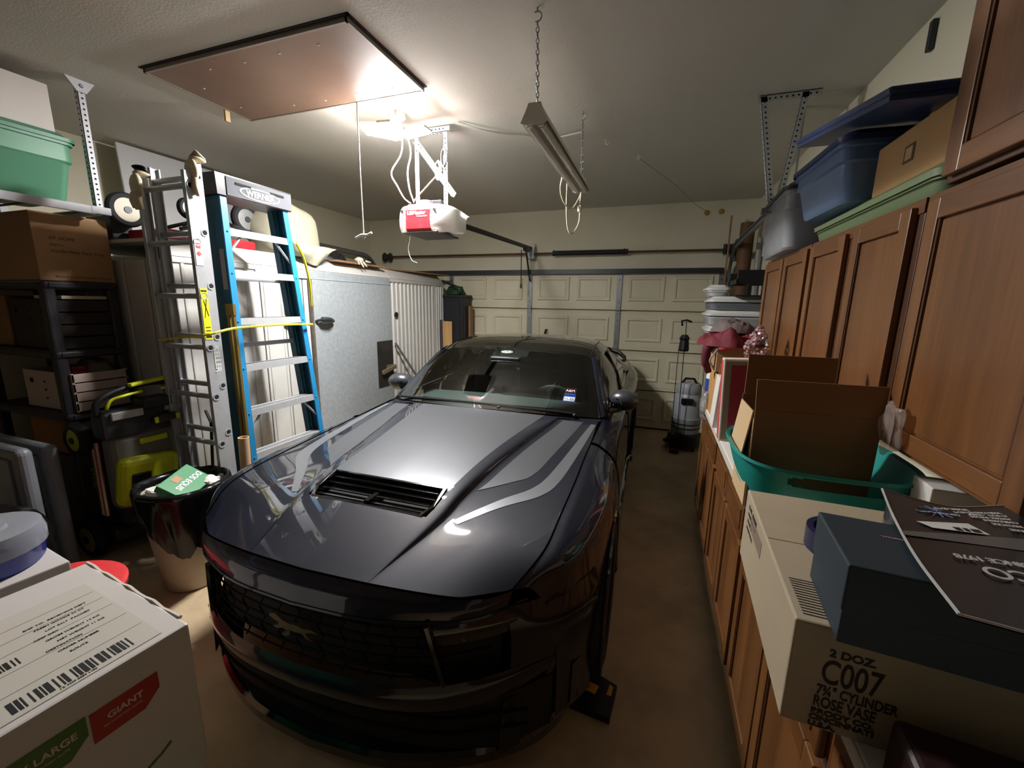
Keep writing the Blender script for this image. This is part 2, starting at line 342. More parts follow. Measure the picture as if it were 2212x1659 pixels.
def hood_z(a, v):
    d = (HF[:, 0]-abs(a))**2 + (HF[:, 1]-v)**2; k = np.argsort(d)[:4]; wgt = 1/(d[k]+1e-7); return float((HF[k, 2]*wgt).sum()/wgt.sum())
full_H = full(H); NU, NV = full_H.shape[:2]; jc = 40; j1 = 10
# vent opening / stripe split
iv0, iv1 = 14, 22
hood = MB(); strp = MB(); V = full_H.reshape(-1, 3)
fh = []; fs = []
for i in range(NU-1):
    for j in range(NV-1):
        q = (i*NV+j, i*NV+j+1, (i+1)*NV+j+1, (i+1)*NV+j); jj = j-jc if j >= jc else jc-1-j
        vc = V[list(q)].mean(0)
        if jj < 9 and 1.245 < vc[1] < 1.42 and abs(vc[0]) < .28: continue
        (fs if (jj < 9 and vc[1] > 1.42) else fh).append(q)
for mbx, fx in ((hood, fh), (strp, fs)): mbx.add(V, fx)
def clean(mb):
    used = sorted({i for f in mb.f for i in f}); mp = {k: n for n, k in enumerate(used)}
    mb.v = [mb.v[i] for i in used]; mb.f = [tuple(mp[i] for i in f) for f in mb.f]; return mb
ho = cpart('hood', clean(hood), m_paint); cpart('hood_center_stripe', clean(strp), m_satin, parent=ho)
def decal(name, left, right, m, n=24, k=6, side=1, lift=.0016):
    A = crom(left, n); B = crom(right, n); G = np.zeros((n, k, 3))
    for i in range(n):
        for j in range(k):
            s = j/(k-1); a, v = A[i]*(1-s) + B[i]*s; G[i, j] = (a*side, v, hood_z(a, v)+lift)
    cpart(name, MB().grid(G), m, parent=ho)
for sd in (1, -1):
    decal('hood_side_stripe', [(.372, 1.285), (.50, 1.47), (.60, 1.60), (.645, 1.75), (.69, 2.1), (.735, 2.5)], [(.400, 1.275), (.53, 1.43), (.655, 1.56), (.705, 1.72), (.74, 2.1), (.765, 2.5)], m_satin2, side=sd)
    decal('hood_side_field', [(.385, 1.50), (.405, 1.58), (.425, 1.72), (.47, 2.0), (.53, 2.3), (.56, 2.48)], [(.40, 1.515), (.50, 1.62), (.575, 1.72), (.62, 2.0), (.66, 2.3), (.685, 2.5)], m_satin, side=sd)
# --- hood vent: tray, frame, louvres
vt = MB()
def vz(v): return .858 + (v-1.245)*(.899-.858)/.175
fr = [(-.262, 1.247), (.262, 1.247), (.286, 1.30), (.284, 1.418), (-.284, 1.418), (-.286, 1.30)]
n = len(fr); ring_o = [(a, v, vz(v)+.006) for a, v in fr]; ring_i = [(a*.955, 1.333+(v-1.333)*.90, vz(v)+.004) for a, v in fr]; ring_b = [(a*.95, 1.333+(v-1.333)*.88, vz(v)-.06) for a, v in fr]; ring_oo = [(a*1.012, 1.333+(v-1.333)*1.04, vz(v)-.012) for a, v in fr]
vt.add(ring_oo+ring_o+ring_i+ring_b, [(o+i, o+(i+1) % n, o+n+(i+1) % n, o+n+i) for o in (0, n, 2*n) for i in range(n)] + [tuple(3*n+i for i in range(n))])
ve = cpart('hood_vent', vt, m_gloss, False)
cpart('vent_tray', MB().add([(a*.93, 1.333+(v-1.333)*.86, vz(v)-.045) for a, v in fr], [tuple(range(n))]), m_rubber, False, parent=ve)
for k in range(4):
    v = 1.268 + k*.038; lv = MB().box((0, v+.012, vz(v)-.006), (.535-.012*abs(k-2), .021, .006), Matrix.Rotation(R(-6), 4, 'X'), .002)
    cpart('louvre', lv, m_gloss, False, parent=ve)
cpart('divider', MB().span((-.010, 1.262, .846), (.010, 1.41, .872)), m_gloss, False, parent=ve)
# --- fenders / doors / quarters: side surface
crest = [(.68, 1.095, .760), (.745, 1.25, .822), (.76, 1.45, .856), (.768, 1.75, .876), (.772, 2.1, .900), (.79, 2.6, .928), (.83, 3.2, .94), (.845, 3.9, .955), (.865, 4.5, .985), (.855, 5.0, .99), (.79, 5.35, .985), (.66, 5.56, .96)]
crest2 = [(.725, 1.13, .755), (.795, 1.25, .812), (.812, 1.45, .850), (.822, 1.75, .868), (.825, 2.1, .885), (.835, 2.6, .90), (.855, 3.2, .91), (.865, 3.9, .93), (.895, 4.5, .965), (.885, 5.0, .965), (.81, 5.37, .955), (.68, 5.58, .93)]
should = [(.76, 1.16, .70), (.845, 1.27, .765), (.89, 1.45, .80), (.915, 1.75, .815), (.908, 2.1, .815), (.90, 2.6, .825), (.905, 3.2, .84), (.915, 3.9, .87), (.950, 4.5, .905), (.94, 5.0, .89), (.865, 5.40, .87), (.73, 5.60, .85)]
mid = [(.79, 1.20, .60), (.87, 1.30, .64), (.925, 1.45, .67), (.955, 1.75, .70), (.945, 2.1, .68), (.915, 2.6, .66), (.915, 3.2, .67), (.935, 3.9, .70), (.965, 4.5, .74), (.96, 5.0, .72), (.885, 5.42, .69), (.75, 5.62, .66)]
low = [(.81, 1.22, .40), (.88, 1.31, .40), (.935, 1.45, .40), (.955, 1.75, .40), (.95, 2.1, .40), (.93, 2.6, .40), (.93, 3.2, .40), (.94, 3.9, .40), (.965, 4.5, .42), (.95, 5.0, .42), (.87, 5.42, .42), (.73, 5.62, .42)]
sill = [(.81, 1.23, .17), (.88, 1.33, .17), (.93, 1.46, .17), (.94, 1.75, .17), (.93, 2.1, .17), (.91, 2.6, .16), (.91, 3.2, .16), (.91, 3.9, .17), (.93, 4.5, .18), (.91, 5.0, .22), (.82, 5.42, .25), (.68, 5.62, .26)]
NS = 177
rl = [crom(q, NS) for q in (crest, crest2, should, mid, low, sill)]
AX = [(1.765, .385), (4.485, .392)]
NB = 25; S = np.zeros((NS, NB, 3))
for i in range(NS):
    pts = np.array([r[i] for r in rl]); zs = pts[::-1, 2]; v_mid = pts[3, 1]; zb = zs[0]
    for (vc, rad) in AX:
        dv = v_mid - vc
        if abs(dv) < rad: zb = max(zb, .345 + math.sqrt(rad*rad - dv*dv))
    L = np.linspace(0, 1, NB)
    # resample along the column from the crest down to zb
    prof = crom(pts, 60); prof[:, 2] = np.minimum.accumulate(prof[:, 2])
    k = np.searchsorted(-prof[:, 2], -zb); k = max(8, min(k, 59)); prof = prof[:k+1].copy()
    if k < 59: prof[-1, 2] = zb
    idx = np.linspace(0, len(prof)-1, NB)
    for c in range(3): S[i, :, c] = np.interp(idx, np.arange(len(prof)), prof[:, c])
Vmid = S[:, 6, 1]
def cut(lo, hi): return [i for i in range(NS) if lo <= Vmid[i] <= hi]
for sd in (1, -1):
    for (nm, lo, hi) in (('fender', 0, 2.20), ('door_panel', 2.19, 3.62), ('rear_quarter', 3.61, 9)):
        ids = cut(lo, hi); A = S[ids].copy(); A[:, :, 0] *= sd; fo = cpart(nm, MB().grid(A), m_paint)
        if nm == 'fender':
            cpart('fender_gap', MB().tube([(sd*q[0], q[1], q[2]+.001) for q in crom(crest[:6], 40)], .0028, 5), m_gap, parent=fo)
        if nm == 'door_panel':
            for kk in (0, -1): cpart('door_gap', MB().tube([tuple(p + np.array([sd*.001, 0, 0])) for p in A[kk]], .003, 5), m_gap, parent=fo)
            cpart('side_skirt', MB().tube([(sd*(p[0]+.0), p[1], .155) for p in S[[i for i in range(NS) if 2.2 < Vmid[i] < 4.1]][:, -1]], .04, 8), m_gloss, parent=fo)
            cpart('door_handle', MB().box((sd*.915, 3.45, .80), (.03, .16, .025), None, .01), m_paint, parent=fo)
    for (vc, rad) in AX:   # wheel-arch lips and wheel wells
        pts = [(sd*(.95 if vc < 3 else .963), vc+rad*math.cos(a), .345+rad*math.sin(a)) for a in np.linspace(-.25, math.pi+.25, 26)]
        cpart('arch_lip', MB().tube(pts, .010, 6), m_paint)
        wl = MB(); q = [(vc+(rad+.004)*math.cos(a), .345+(rad+.004)*math.sin(a)) for a in np.linspace(-.45, math.pi+.45, 20)]
        wl.add([(sd*.955, y, z) for y, z in q]+[(sd*.60, y, z) for y, z in q], [(i, i+1, 21+i, 20+i) for i in range(19)] + [tuple(range(20, 40))])
        cpart('wheel_well', wl, m_trim, False)
# --- nose fascia from curves (a, V) at several heights
P_seam = [(0, .925, .787), (.27, .943, .782), (.50, .988, .766), (.61, 1.035, .758), (.68, 1.095, .760)]
P_lip = [(0, .872, .700), (.27, .893, .698), (.48, .955, .695), (.59, 1.015, .693), (.665, 1.085, .70)]
P_cap = [(0, .888, .750), (.27, .907, .748), (.50, .966, .738), (.605, 1.022, .732), (.675, 1.087, .735)]
A = surf([P_seam, P_cap, P_lip], 40, 12); fa = cpart('front_fascia', MB().grid(full(A.transpose(1, 0, 2))), m_paint)
cpart('hood_gap', MB().tube([(q[0], q[1]-.001, q[2]+.001) for q in np.concatenate([(crom(P_seam, 40)*[-1, 1, 1])[::-1], crom(P_seam, 40)[1:]])], .0035, 5), m_gap, parent=fa)
cpart('fascia_lip', MB().tube([tuple(q) for q in np.concatenate([(crom(P_lip, 40)*[-1, 1, 1])[::-1], crom(P_lip, 40)[1:]])], .006, 6), m_paint, parent=fa)
def band(zt, zb, dv=0., n=40, a1=None):
    base_t = [(0, .876), (.27, .895), (.46, .945), (.58, 1.01), (.68, 1.09), (.77, 1.19), (.85, 1.29), (.915, 1.41)]
    k = len(base_t) if a1 is None else a1
    return [(a, v+dv, zt) for a, v in base_t[:k]], [(a, v+dv, zb) for a, v in base_t[:k]]
t_, b_ = band(.47, .375, -.004); A = surf([t_, [(a, v-.012, .425) for a, v, z in t_], b_], 50, 6); bp = cpart('bumper_bar', MB().grid(full(A.transpose(1, 0, 2))), m_paint)
# painted bumper corners between lamp and arch
for sd in (1, -1):
    r1 = [(.665, 1.085, .70), (.73, 1.14, .70), (.80, 1.21, .70), (.865, 1.29, .70), (.915, 1.40, .70)]
    r2 = [(.68, 1.09, .58), (.75, 1.15, .58), (.815, 1.22, .58), (.875, 1.30, .58), (.925, 1.40, .58)]
    r3 = [(.68, 1.088, .47), (.75, 1.16, .47), (.815, 1.23, .47), (.875, 1.32, .47), (.92, 1.41, .47)]
    A = surf([r1, r2, r3], 20, 8)*np.array([sd, 1, 1]); cpart('bumper_corner', MB().grid(A), m_paint)
    r4 = [(.86, 1.27, .375), (.885, 1.32, .375), (.915, 1.40, .375)]; r5 = [(.855, 1.28, .18), (.88, 1.33, .18), (.905, 1.41, .18)]
    cpart('bumper_side', MB().grid(surf([r4, r5], 10, 5)*np.array([sd, 1, 1])), m_paint)
    # headlight: dark lens set under the fascia, with light bars
    l1 = [(.47, .962, .695), (.55, 1.005, .693), (.64, 1.07, .696), (.72, 1.14, .71)]; l2 = [(.49, .972, .60), (.57, 1.02, .60), (.66, 1.085, .605), (.73, 1.15, .615)]
    hl = cpart('headlight', MB().grid(surf([l1, [(a, v-.012, .65) for a, v, z in l1], l2], 16, 8)*np.array([sd, 1, 1])), m_gloss)
    for k in range(3):
        a = .53+k*.075; cpart('light_bar', MB().tube([(sd*a, .975+(a-.5)*.75, .69), (sd*(a+.02), .975+(a-.49)*.75, .61)], .005, 6), mat('lamp_grey', (120, 120, 116), .25), parent=hl)
    cpart('grille_strut', MB().tube([(sd*.455, .935, .695), (sd*.475, .945, .60), (sd*.50, .96, .475)], .012, 6), m_gloss)
    cpart('side_intake', MB().add([(sd*.60, 1.03, .37), (sd*.77, 1.20, .38), (sd*.835, 1.29, .33), (sd*.81, 1.27, .20), (sd*.62, 1.07, .20)], [(0, 1, 2, 3, 4)]), m_rubber, False)
    cpart('bumper_fin', MB().add([(sd*.655, 1.045, .15), (sd*.70, 1.10, .15), (sd*.70, 1.10, .36), (sd*.665, 1.06, .36), (sd*.665, 1.06, .15), (sd*.71, 1.115, .15), (sd*.71, 1.115, .36), (sd*.675, 1.075, .36)], [(0, 1, 2, 3), (7, 6, 5, 4), (0, 4, 5, 1), (1, 5, 6, 2), (2, 6, 7, 3), (3, 7, 4, 0)]), m_trim, False)
m_grill = mat('grille_black', (8, 8, 8), .7, spec=.12)
# grille back, honeycomb bars
g0 = [(0, .93), (.27, .95), (.46, 1.0), (.64, 1.11)]
cpart('grille_back', MB().grid(full(np.array([crom([(a, v, .70) for a, v in g0], 20), crom([(a, v, .46) for a, v in g0], 20)]))), m_rubber, False)
def gcurve(z, dv=0.): return [(q[0], q[1]+dv, z) for q in crom([(-.62, 1.065, z), (-.46, .965, z), (-.27, .912, z), (0, .893, z), (.27, .912, z), (.46, .965, z), (.62, 1.065, z)], 60)]
for k in range(6): cpart('grille_bar', MB().tube(gcurve(.665-k*.036), .0035, 5), m_grill)
for k in range(-5, 6):
    a = k*.085; v = float(np.interp(abs(a), [0, .27, .46, .66], [.893, .912, .955, 1.035])); pts = []
    for q in range(7): pts.append((a + (.012 if q % 2 else -.012), v-.002, .69-q*.036))
    cpart('grille_mesh', MB().tube(pts, .0035, 5), m_grill)
cpart('lower_intake', MB().grid(full(np.array([crom([(0, .93, .38), (.27, .945, .38), (.48, .99, .38), (.66, 1.07, .38), (.80, 1.20, .38)], 20), crom([(0, .945, .16), (.27, .96, .16), (.48, 1.0, .16), (.66, 1.08, .16), (.80, 1.21, .16)], 20)]))), m_rubber, False)
for z in (.32, .26): cpart('intake_bar', MB().tube([tuple(q) for q in crom([(-.74, 1.10, z), (-.48, .975, z), (-.2, .925, z), (0, .918, z), (.2, .925, z), (.48, .975, z), (.74, 1.10, z)], 40)], .006, 5), m_grill)
# splitter
so = crom([(0, .885), (.25, .905), (.45, .962), (.62, 1.045), (.76, 1.16), (.83, 1.28), (.865, 1.41)], 30); si = crom([(0, .96), (.22, .98), (.40, 1.02), (.56, 1.10), (.70, 1.21), (.79, 1.32), (.83, 1.42)], 30)
G = []
for (o_, i_) in zip(so, si): G.append([(i_[0], i_[1], .175), (o_[0]*.99, o_[1]+.012, .165), (o_[0], o_[1], .150), (o_[0], o_[1], .115), (i_[0], i_[1], .11)])
sp_o = cpart('splitter', MB().grid(full(np.array(G).transpose(1, 0, 2))), m_gloss, True, 30)
cpart('underbody', MB().span((-.80, 1.25, .12), (.80, 5.3, .30)), m_trim, False)
# emblem: running horse cut from flat outline, given thickness
hs = [(-.098, .020), (-.088, .030), (-.070, .034), (-.058, .026), (-.040, .016), (-.010, .010), (.020, .012), (.045, .006), (.075, .012), (.100, .004), (.072, .000), (.052, -.006), (.058, -.020), (.078, -.030), (.050, -.026), (.038, -.012), (.005, -.014), (-.020, -.014), (-.030, -.030), (-.052, -.040), (-.030, -.042), (-.012, -.028), (-.040, -.012), (-.068, -.022), (-.085, -.016), (-.064, -.008), (-.056, .004), (-.078, .010)]
cpart('emblem', MB().prism([(a, .612+z) for a, z in hs], 'Y', .868, .880), mat('emblem_metal', (128, 112, 88), .35, .7), False)
# --- windshield, frit border, pillars, roof, glass
wb = [(0, 2.462, .970), (.3, 2.485, .966), (.58, 2.55, .955), (.77, 2.637, .934)]
wt = [(0, 3.125, 1.314), (.25, 3.13, 1.308), (.47, 3.15, 1.292), (.616, 3.178, 1.266)]
wm = [tuple((np.array(p)+np.array(q))/2 + np.array([0, -.012, .022])) for p, q in zip(wb, wt)]
W = surf([wb, wm, wt], 31, 25)
cpart('windshield', MB().grid(full(W.transpose(1, 0, 2))), m_ws)
FW = full(W.transpose(1, 0, 2)); nr, nc = FW.shape[:2]; fv = (FW + np.array([0, .004, -.004])).reshape(-1, 3); ff = []
for i in range(nr-1):
    for j in range(nc-1):
        e = min(j, nc-2-j)
        if i < 2 or i > nr-3 or e < 3 or (i > nr-6 and abs(j-(nc-1)/2) < 6) : ff.append((i*nc+j, i*nc+j+1, (i+1)*nc+j+1, (i+1)*nc+j))
fo = MB(); fo.add(fv, ff); cpart('windshield_border', clean(fo), m_trim)
for sd in (1, -1):
    cpart('a_pillar', MB().grid(surf([[(.77, 2.637, .934), (.69, 2.91, 1.112), (.616, 3.178, 1.266)], [(.795, 2.66, .94), (.722, 2.92, 1.115), (.655, 3.175, 1.262)], [(.812, 2.70, .935), (.75, 2.93, 1.09), (.685, 3.17, 1.24)]], 20, 8)*np.array([sd, 1, 1])), m_paint)
    cpart('pillar_trim', MB().tube([(sd*q[0], q[1], q[2]) for q in crom([(.775, 2.637, .936), (.693, 2.91, 1.115), (.619, 3.178, 1.268)], 20)], .006, 6), m_gloss)
rc = [(0, 3.125, 1.314), (0, 3.4, 1.372), (0, 3.7, 1.392), (0, 4.0, 1.376), (0, 4.3, 1.330)]
r2 = [(.30, 3.135, 1.305), (.31, 3.4, 1.362), (.30, 3.7, 1.383), (.29, 4.0, 1.367), (.28, 4.3, 1.322)]
r3 = [(.50, 3.155, 1.289), (.51, 3.4, 1.343), (.50, 3.7, 1.363), (.48, 4.0, 1.348), (.45, 4.3, 1.303)]
r4 = [(.616, 3.178, 1.266), (.625, 3.4, 1.316), (.615, 3.7, 1.336), (.595, 4.0, 1.32), (.555, 4.3, 1.278)]
r5 = [(.685, 3.17, 1.24), (.692, 3.4, 1.275), (.682, 3.7, 1.29), (.662, 4.0, 1.275), (.63, 4.3, 1.235)]
RF = surf([rc, r2, r3, r4, r5], 40, 28); ro = cpart('roof', MB().grid(full(RF)), m_gloss)
for sd in (1, -1): cpart('roof_seam', MB().tube([(sd*q[0], q[1], q[2]+.001) for q in crom(r4, 40)], .004, 5), m_trim, parent=ro)
rg = surf([[(0, 4.3, 1.330), (.28, 4.3, 1.322), (.555, 4.3, 1.278)], [(0, 4.68, 1.225), (.3, 4.68, 1.215), (.60, 4.66, 1.165)], [(0, 5.02, 1.105), (.3, 5.01, 1.098), (.64, 4.97, 1.06)]], 20, 14)
cpart('rear_window', MB().grid(full(rg.transpose(1, 0, 2))), m_tint)
dk = surf([[(0, 5.02, 1.105), (.3, 5.01, 1.098), (.64, 4.97, 1.06), (.86, 4.95, .99)], [(0, 5.25, 1.085), (.3, 5.24, 1.08), (.62, 5.22, 1.045), (.81, 5.25, .988)], [(0, 5.50, 1.07), (.3, 5.49, 1.065), (.56, 5.47, 1.03), (.72, 5.46, .975)], [(0, 5.58, .95), (.3, 5.57, .95), (.56, 5.56, .95), (.66, 5.56, .955)], [(0, 5.62, .60), (.3, 5.61, .6), (.56, 5.60, .6), (.70, 5.58, .6)], [(0, 5.60, .28), (.3, 5.59, .28), (.56, 5.58, .28), (.68, 5.58, .28)]], 24, 30)
cpart('trunk_lid', MB().grid(full(dk.transpose(1, 0, 2))), m_paint)
for sd in (1, -1):
    bt = [(.80, 2.72, .945), (.83, 3.2, .952), (.842, 3.7, .96), (.84, 4.1, .972), (.835, 4.35, .985)]
    tp = [(.795, 2.76, .965), (.690, 3.19, 1.235), (.690, 3.45, 1.272), (.672, 3.9, 1.272), (.70, 4.33, 1.15)]
    md = [tuple((np.array(p)+np.array(q))/2 + np.array([.022, 0, 0])) for p, q in zip(bt, tp)]
    cpart('side_window', MB().grid(surf([bt, md, tp], 30, 10)*np.array([sd, 1, 1])), m_tint)
    cpart('window_trim', MB().tube([(sd*(q[0]+.004), q[1], q[2]) for q in np.concatenate([crom(bt, 30), crom(tp, 30)[::-1]])], .008, 6), m_gloss)
    cpart('window_divider', MB().tube([(sd*.852, 3.58, .955), (sd*.80, 3.60, 1.10), (sd*.70, 3.62, 1.275)], .013, 6), m_gloss)
    cpart('sail_panel', MB().grid(surf([[(.835, 4.35, .985), (.865, 4.6, .987), (.86, 4.97, .99)], [(.775, 4.34, 1.09), (.755, 4.6, 1.09), (.75, 4.97, 1.03)], [(.70, 4.33, 1.15), (.64, 4.6, 1.17), (.64, 4.97, 1.06)]], 14, 10)*np.array([sd, 1, 1])), m_paint)
    cpart('roof_rail', MB().grid(surf([[(.662, 4.0, 1.275), (.64, 4.2, 1.25), (.60, 4.66, 1.165)], [(.70, 4.05, 1.262), (.70, 4.25, 1.20), (.64, 4.66, 1.155)]], 14, 5)*np.array([sd, 1, 1])), m_paint)
    # mirror: stalk, cap, dark lower shell
    mc = (sd*.905, 2.915, 1.005)
    mr = cpart('mirror', MB().ell(mc, (.20, .155, .145), 20, 12, Matrix.Rotation(sd*R(-12), 4, 'Z')), m_gloss)
    cpart('mirror_cap', MB().ell((mc[0], mc[1]-.006, mc[2]+.010), (.205, .160, .132), 20, 12, Matrix.Rotation(sd*R(-12), 4, 'Z')), mat('mirror_satin', (70, 72, 76), .3, .5), parent=mr)
    cpart('mirror_stalk', MB().tube([(sd*.80, 2.87, .935), (sd*.85, 2.90, .945), (sd*.90, 2.915, .96)], [.035, .03, .028], 10), m_gloss, parent=mr)
    cpart('mirror_glint', MB().tube([(sd*q[0], q[1], q[2]) for q in crom([(.845, 2.845, 1.04), (.875, 2.83, 1.03), (.895, 2.828, .995)], 8)], .003, 5), mat('glint_bright', (210, 210, 212), .12, 1.), parent=mr)  # bright sliver modelled in place of a highlight on the mirror
    # spoiler end
    cpart('spoiler_end', MB().tube([(sd*.60, 5.36, 1.105), (sd*.70, 5.33, 1.085), (sd*.775, 5.28, 1.03), (sd*.79, 5.24, .985)], [.03, .03, .026, .014], 8), m_gloss)
    # tail light, rear wheel etc.
    cpart('tail_light', MB().box((sd*.6, 5.575, .86), (.18, .03, .12), None, .01), mat('tail_red', (110, 10, 12), .2, coat=1), False)
    for (vc, rad) in AX:
        C = (sd*.825, vc, .345); q = Matrix.Rotation(R(90), 4, 'Y')
        prof = [(.235, -.125), (.28, -.133), (.325, -.122), (.343, -.085), (.345, 0), (.343, .085), (.325, .122), (.28, .133), (.235, .125), (.235, -.125)]
        wh = cpart('tire', MB().lathe(prof, C, 40, q), m_rubber)
        rim = MB().lathe([(.235, -.10), (.235, .10), (.222, .112), (.210, .10), (.205, -.08), (.06, -.07)], C, 40, Matrix.Rotation(R(90 if sd > 0 else -90), 4, 'Y'))
        cpart('rim', rim, m_gloss, parent=wh)
        for k in range(10):
            a = k*math.pi/5; cpart('spoke', MB().tube([(sd*.90, vc+.04*math.cos(a), .345+.04*math.sin(a)), (sd*.925, vc+.21*math.cos(a), .345+.21*math.sin(a))], [.018, .014], 6), m_gloss, parent=wh)
        cpart('hub_cap', MB().lathe([(.045, 0), (.03, .02)], (sd*.905, vc, .345), 16, Matrix.Rotation(R(90 if sd > 0 else -90), 4, 'Y'), cap=(True, True)), m_dark_steel, parent=wh)
cpart('spoiler', MB().grid(np.array([[(a, 5.30, 1.098+.012*(1-(a/.62)**2)), (a, 5.34, 1.118+.012*(1-(a/.62)**2)), (a, 5.48, 1.122+.012*(1-(a/.62)**2)), (a, 5.48, 1.108+.012*(1-(a/.62)**2)), (a, 5.34, 1.095+.012*(1-(a/.62)**2)), (a, 5.30, 1.098+.012*(1-(a/.62)**2))] for a in np.linspace(-.62, .62, 21)])), m_gloss, True, 40)
for a in (-.45, .45): cpart('spoiler_stand', MB().span((a-.015, 5.35, 1.03), (a+.015, 5.43, 1.10), .005), m_gloss, False)
cpart('antenna', MB().prism([(4.08, 1.352), (4.22, 1.338), (4.20, 1.395), (4.17, 1.412), (4.15, 1.40)], 'X', .018, .042), m_gloss, False)
# cowl, wipers
cpart('cowl', MB().grid(full(np.array([crom([(0, 2.44, .960), (.3, 2.462, .956), (.58, 2.53, .942), (.78, 2.60, .922)], 20), crom([(0, 2.50, .962), (.3, 2.52, .958), (.58, 2.59, .944), (.79, 2.67, .928)], 20)]))), m_trim, False)
for pts in ([(-.72, 2.60, .966), (-.4, 2.535, .985), (-.05, 2.505, .992), (.12, 2.505, .985)], [(-.06, 2.505, .985), (.25, 2.512, .985), (.50, 2.545, .975), (.62, 2.57, .964)]):
    wi = cpart('wiper', MB().tube([tuple(q) for q in crom(pts, 16)], .009, 6), m_black)
    e = pts[-1]; cpart('wiper_pivot', MB().ell((e[0], e[1]-.01, e[2]-.006), (.03, .03, .024), 10, 6), m_black, parent=wi)
# interior
cpart('dashboard', MB().grid(surf([[(-.70, 2.68, .90), (0, 2.60, .93), (.70, 2.68, .90)], [(-.70, 2.95, .945), (0, 2.93, .955), (.70, 2.95, .945)], [(-.70, 3.05, .90), (0, 3.05, .91), (.70, 3.05, .90)], [(-.70, 3.08, .60), (0, 3.08, .60), (.70, 3.08, .60)]], 16, 20)), m_dash)
cpart('dash_screen', MB().box((.28, 2.99, .97), (.62, .02, .10), None, .008), m_gloss)
sw = MB(); pts = [(.36+.185*math.cos(a), 3.14-.06*math.sin(a), .865+.165*math.sin(a)) for a in np.linspace(0, 2*math.pi, 30)]
sw.tube(pts, .016, 8, False); st = cpart('steering_wheel', sw, mat('wheel_leather', (70, 73, 74), .5))
cpart('wheel_hub', MB().box((.36, 3.16, .865), (.30, .05, .09), None, .02), m_int, parent=st)
for a in (-.37, .37):
    se = cpart('seat', MB().box((a, 3.75, .72), (.46, .16, .66), Matrix.Rotation(R(-14), 4, 'X'), .06, 3).box((a, 3.50, .42), (.48, .50, .16), None, .05, 3), m_int)
    cpart('headrest', MB().box((a, 3.84, 1.10), (.26, .10, .17), None, .04, 3), m_int, parent=se)
cpart('rear_mirror', MB().box((0, 3.06, 1.215), (.22, .03, .06), None, .015), m_gloss)
cpart('sensor_pod', MB().box((0, 3.0, 1.245), (.24, .12, .03), None, .012), m_trim)
cpart('cabin_floor', MB().span((-.72, 2.7, .28), (.72, 4.9, .34)), m_int, False); cpart('rear_shelf', MB().span((-.6, 4.4, .95), (.6, 4.95, 1.0)), m_int, False)
cpart('firewall', MB().span((-.74, 2.58, .3), (.74, 2.62, .90)), m_trim, False)
# windshield stickers and badge (on the glass plane)
def wpt(a, s):                                # point on windshield: lateral a, s 0 base .. 1 top
    c = FW; i = s*(nr-1); i0 = int(i); row = c[i0]*(1-(i-i0)) + c[min(i0+1, nr-1)]*(i-i0); return Vector([np.interp(a, row[:, 0], row[:, k]) for k in range(3)])
def wquad(name, a0, a1, s0, s1, m, off, parent=None):
    nrm = Vector((0, -.47, .88)); return cpart(name, MB().add([wpt(a0, s0)+nrm*off, wpt(a1, s0)+nrm*off, wpt(a1, s1)+nrm*off, wpt(a0, s1)+nrm*off], [(0, 1, 2, 3)]), m, False, parent=parent)
st1 = wquad('inspection_sticker', .52, .60, .17, .255, mat('sticker_blue', (40, 70, 150), .4), .002)
wquad('sticker_field', .526, .594, .182, .235, mat('sticker_white', (232, 234, 230), .4), .003, st1)
def wtext(name, s, size, a, sv, m, parent, off=.0045, sx=1.):
    p = CM @ (wpt(a, sv)+Vector((0, -.47, .88))*off); x = (CM.to_3x3() @ (wpt(a+.04, sv)-wpt(a-.04, sv))); y = (CM.to_3x3() @ (wpt(a, min(1, sv+.05))-wpt(a, sv-.03)))
    return text(name, s, size, p, x, y, m, parent, 'CENTER', sx=sx)
m_ink = mat('ink_black', (18, 18, 20), .6); m_wink = mat('ink_white', (232, 232, 228), .6)
wtext('sticker_text', '11-25', .029, .56, .192, m_ink, st1)
st2 = wquad('school_decal', .522, .594, .285, .36, mat('sticker_maroon', (44, 14, 20), .4), .002); wquad('decal_strip', .522, .594, .262, .283, mat('sticker_blue', (40, 70, 150), .4), .002, st2)
wtext('decal_text', 'A&M', .030, .558, .303, m_wink, st2)
bd = MB(); nrm = Vector((0, -.47, .88))
ov = [(math.cos(a)*.047-.02, .905+math.sin(a)*.026) for a in np.linspace(0, 2*math.pi, 29)[:-1]]; ovi = [(math.cos(a)*.042-.02, .905+math.sin(a)*.0205) for a in np.linspace(0, 2*math.pi, 29)[:-1]]
bd.add([wpt(a, s)+nrm*.002 for a, s in ov]+[wpt(a, s)+nrm*.002 for a, s in ovi], [(i, (i+1) % 28, 28+(i+1) % 28, 28+i) for i in range(28)])
b_o = cpart('oval_badge', bd, m_wink, False); wtext('badge_text', 'Ford', .030, -.02, .888, m_wink, b_o, sx=1.15)
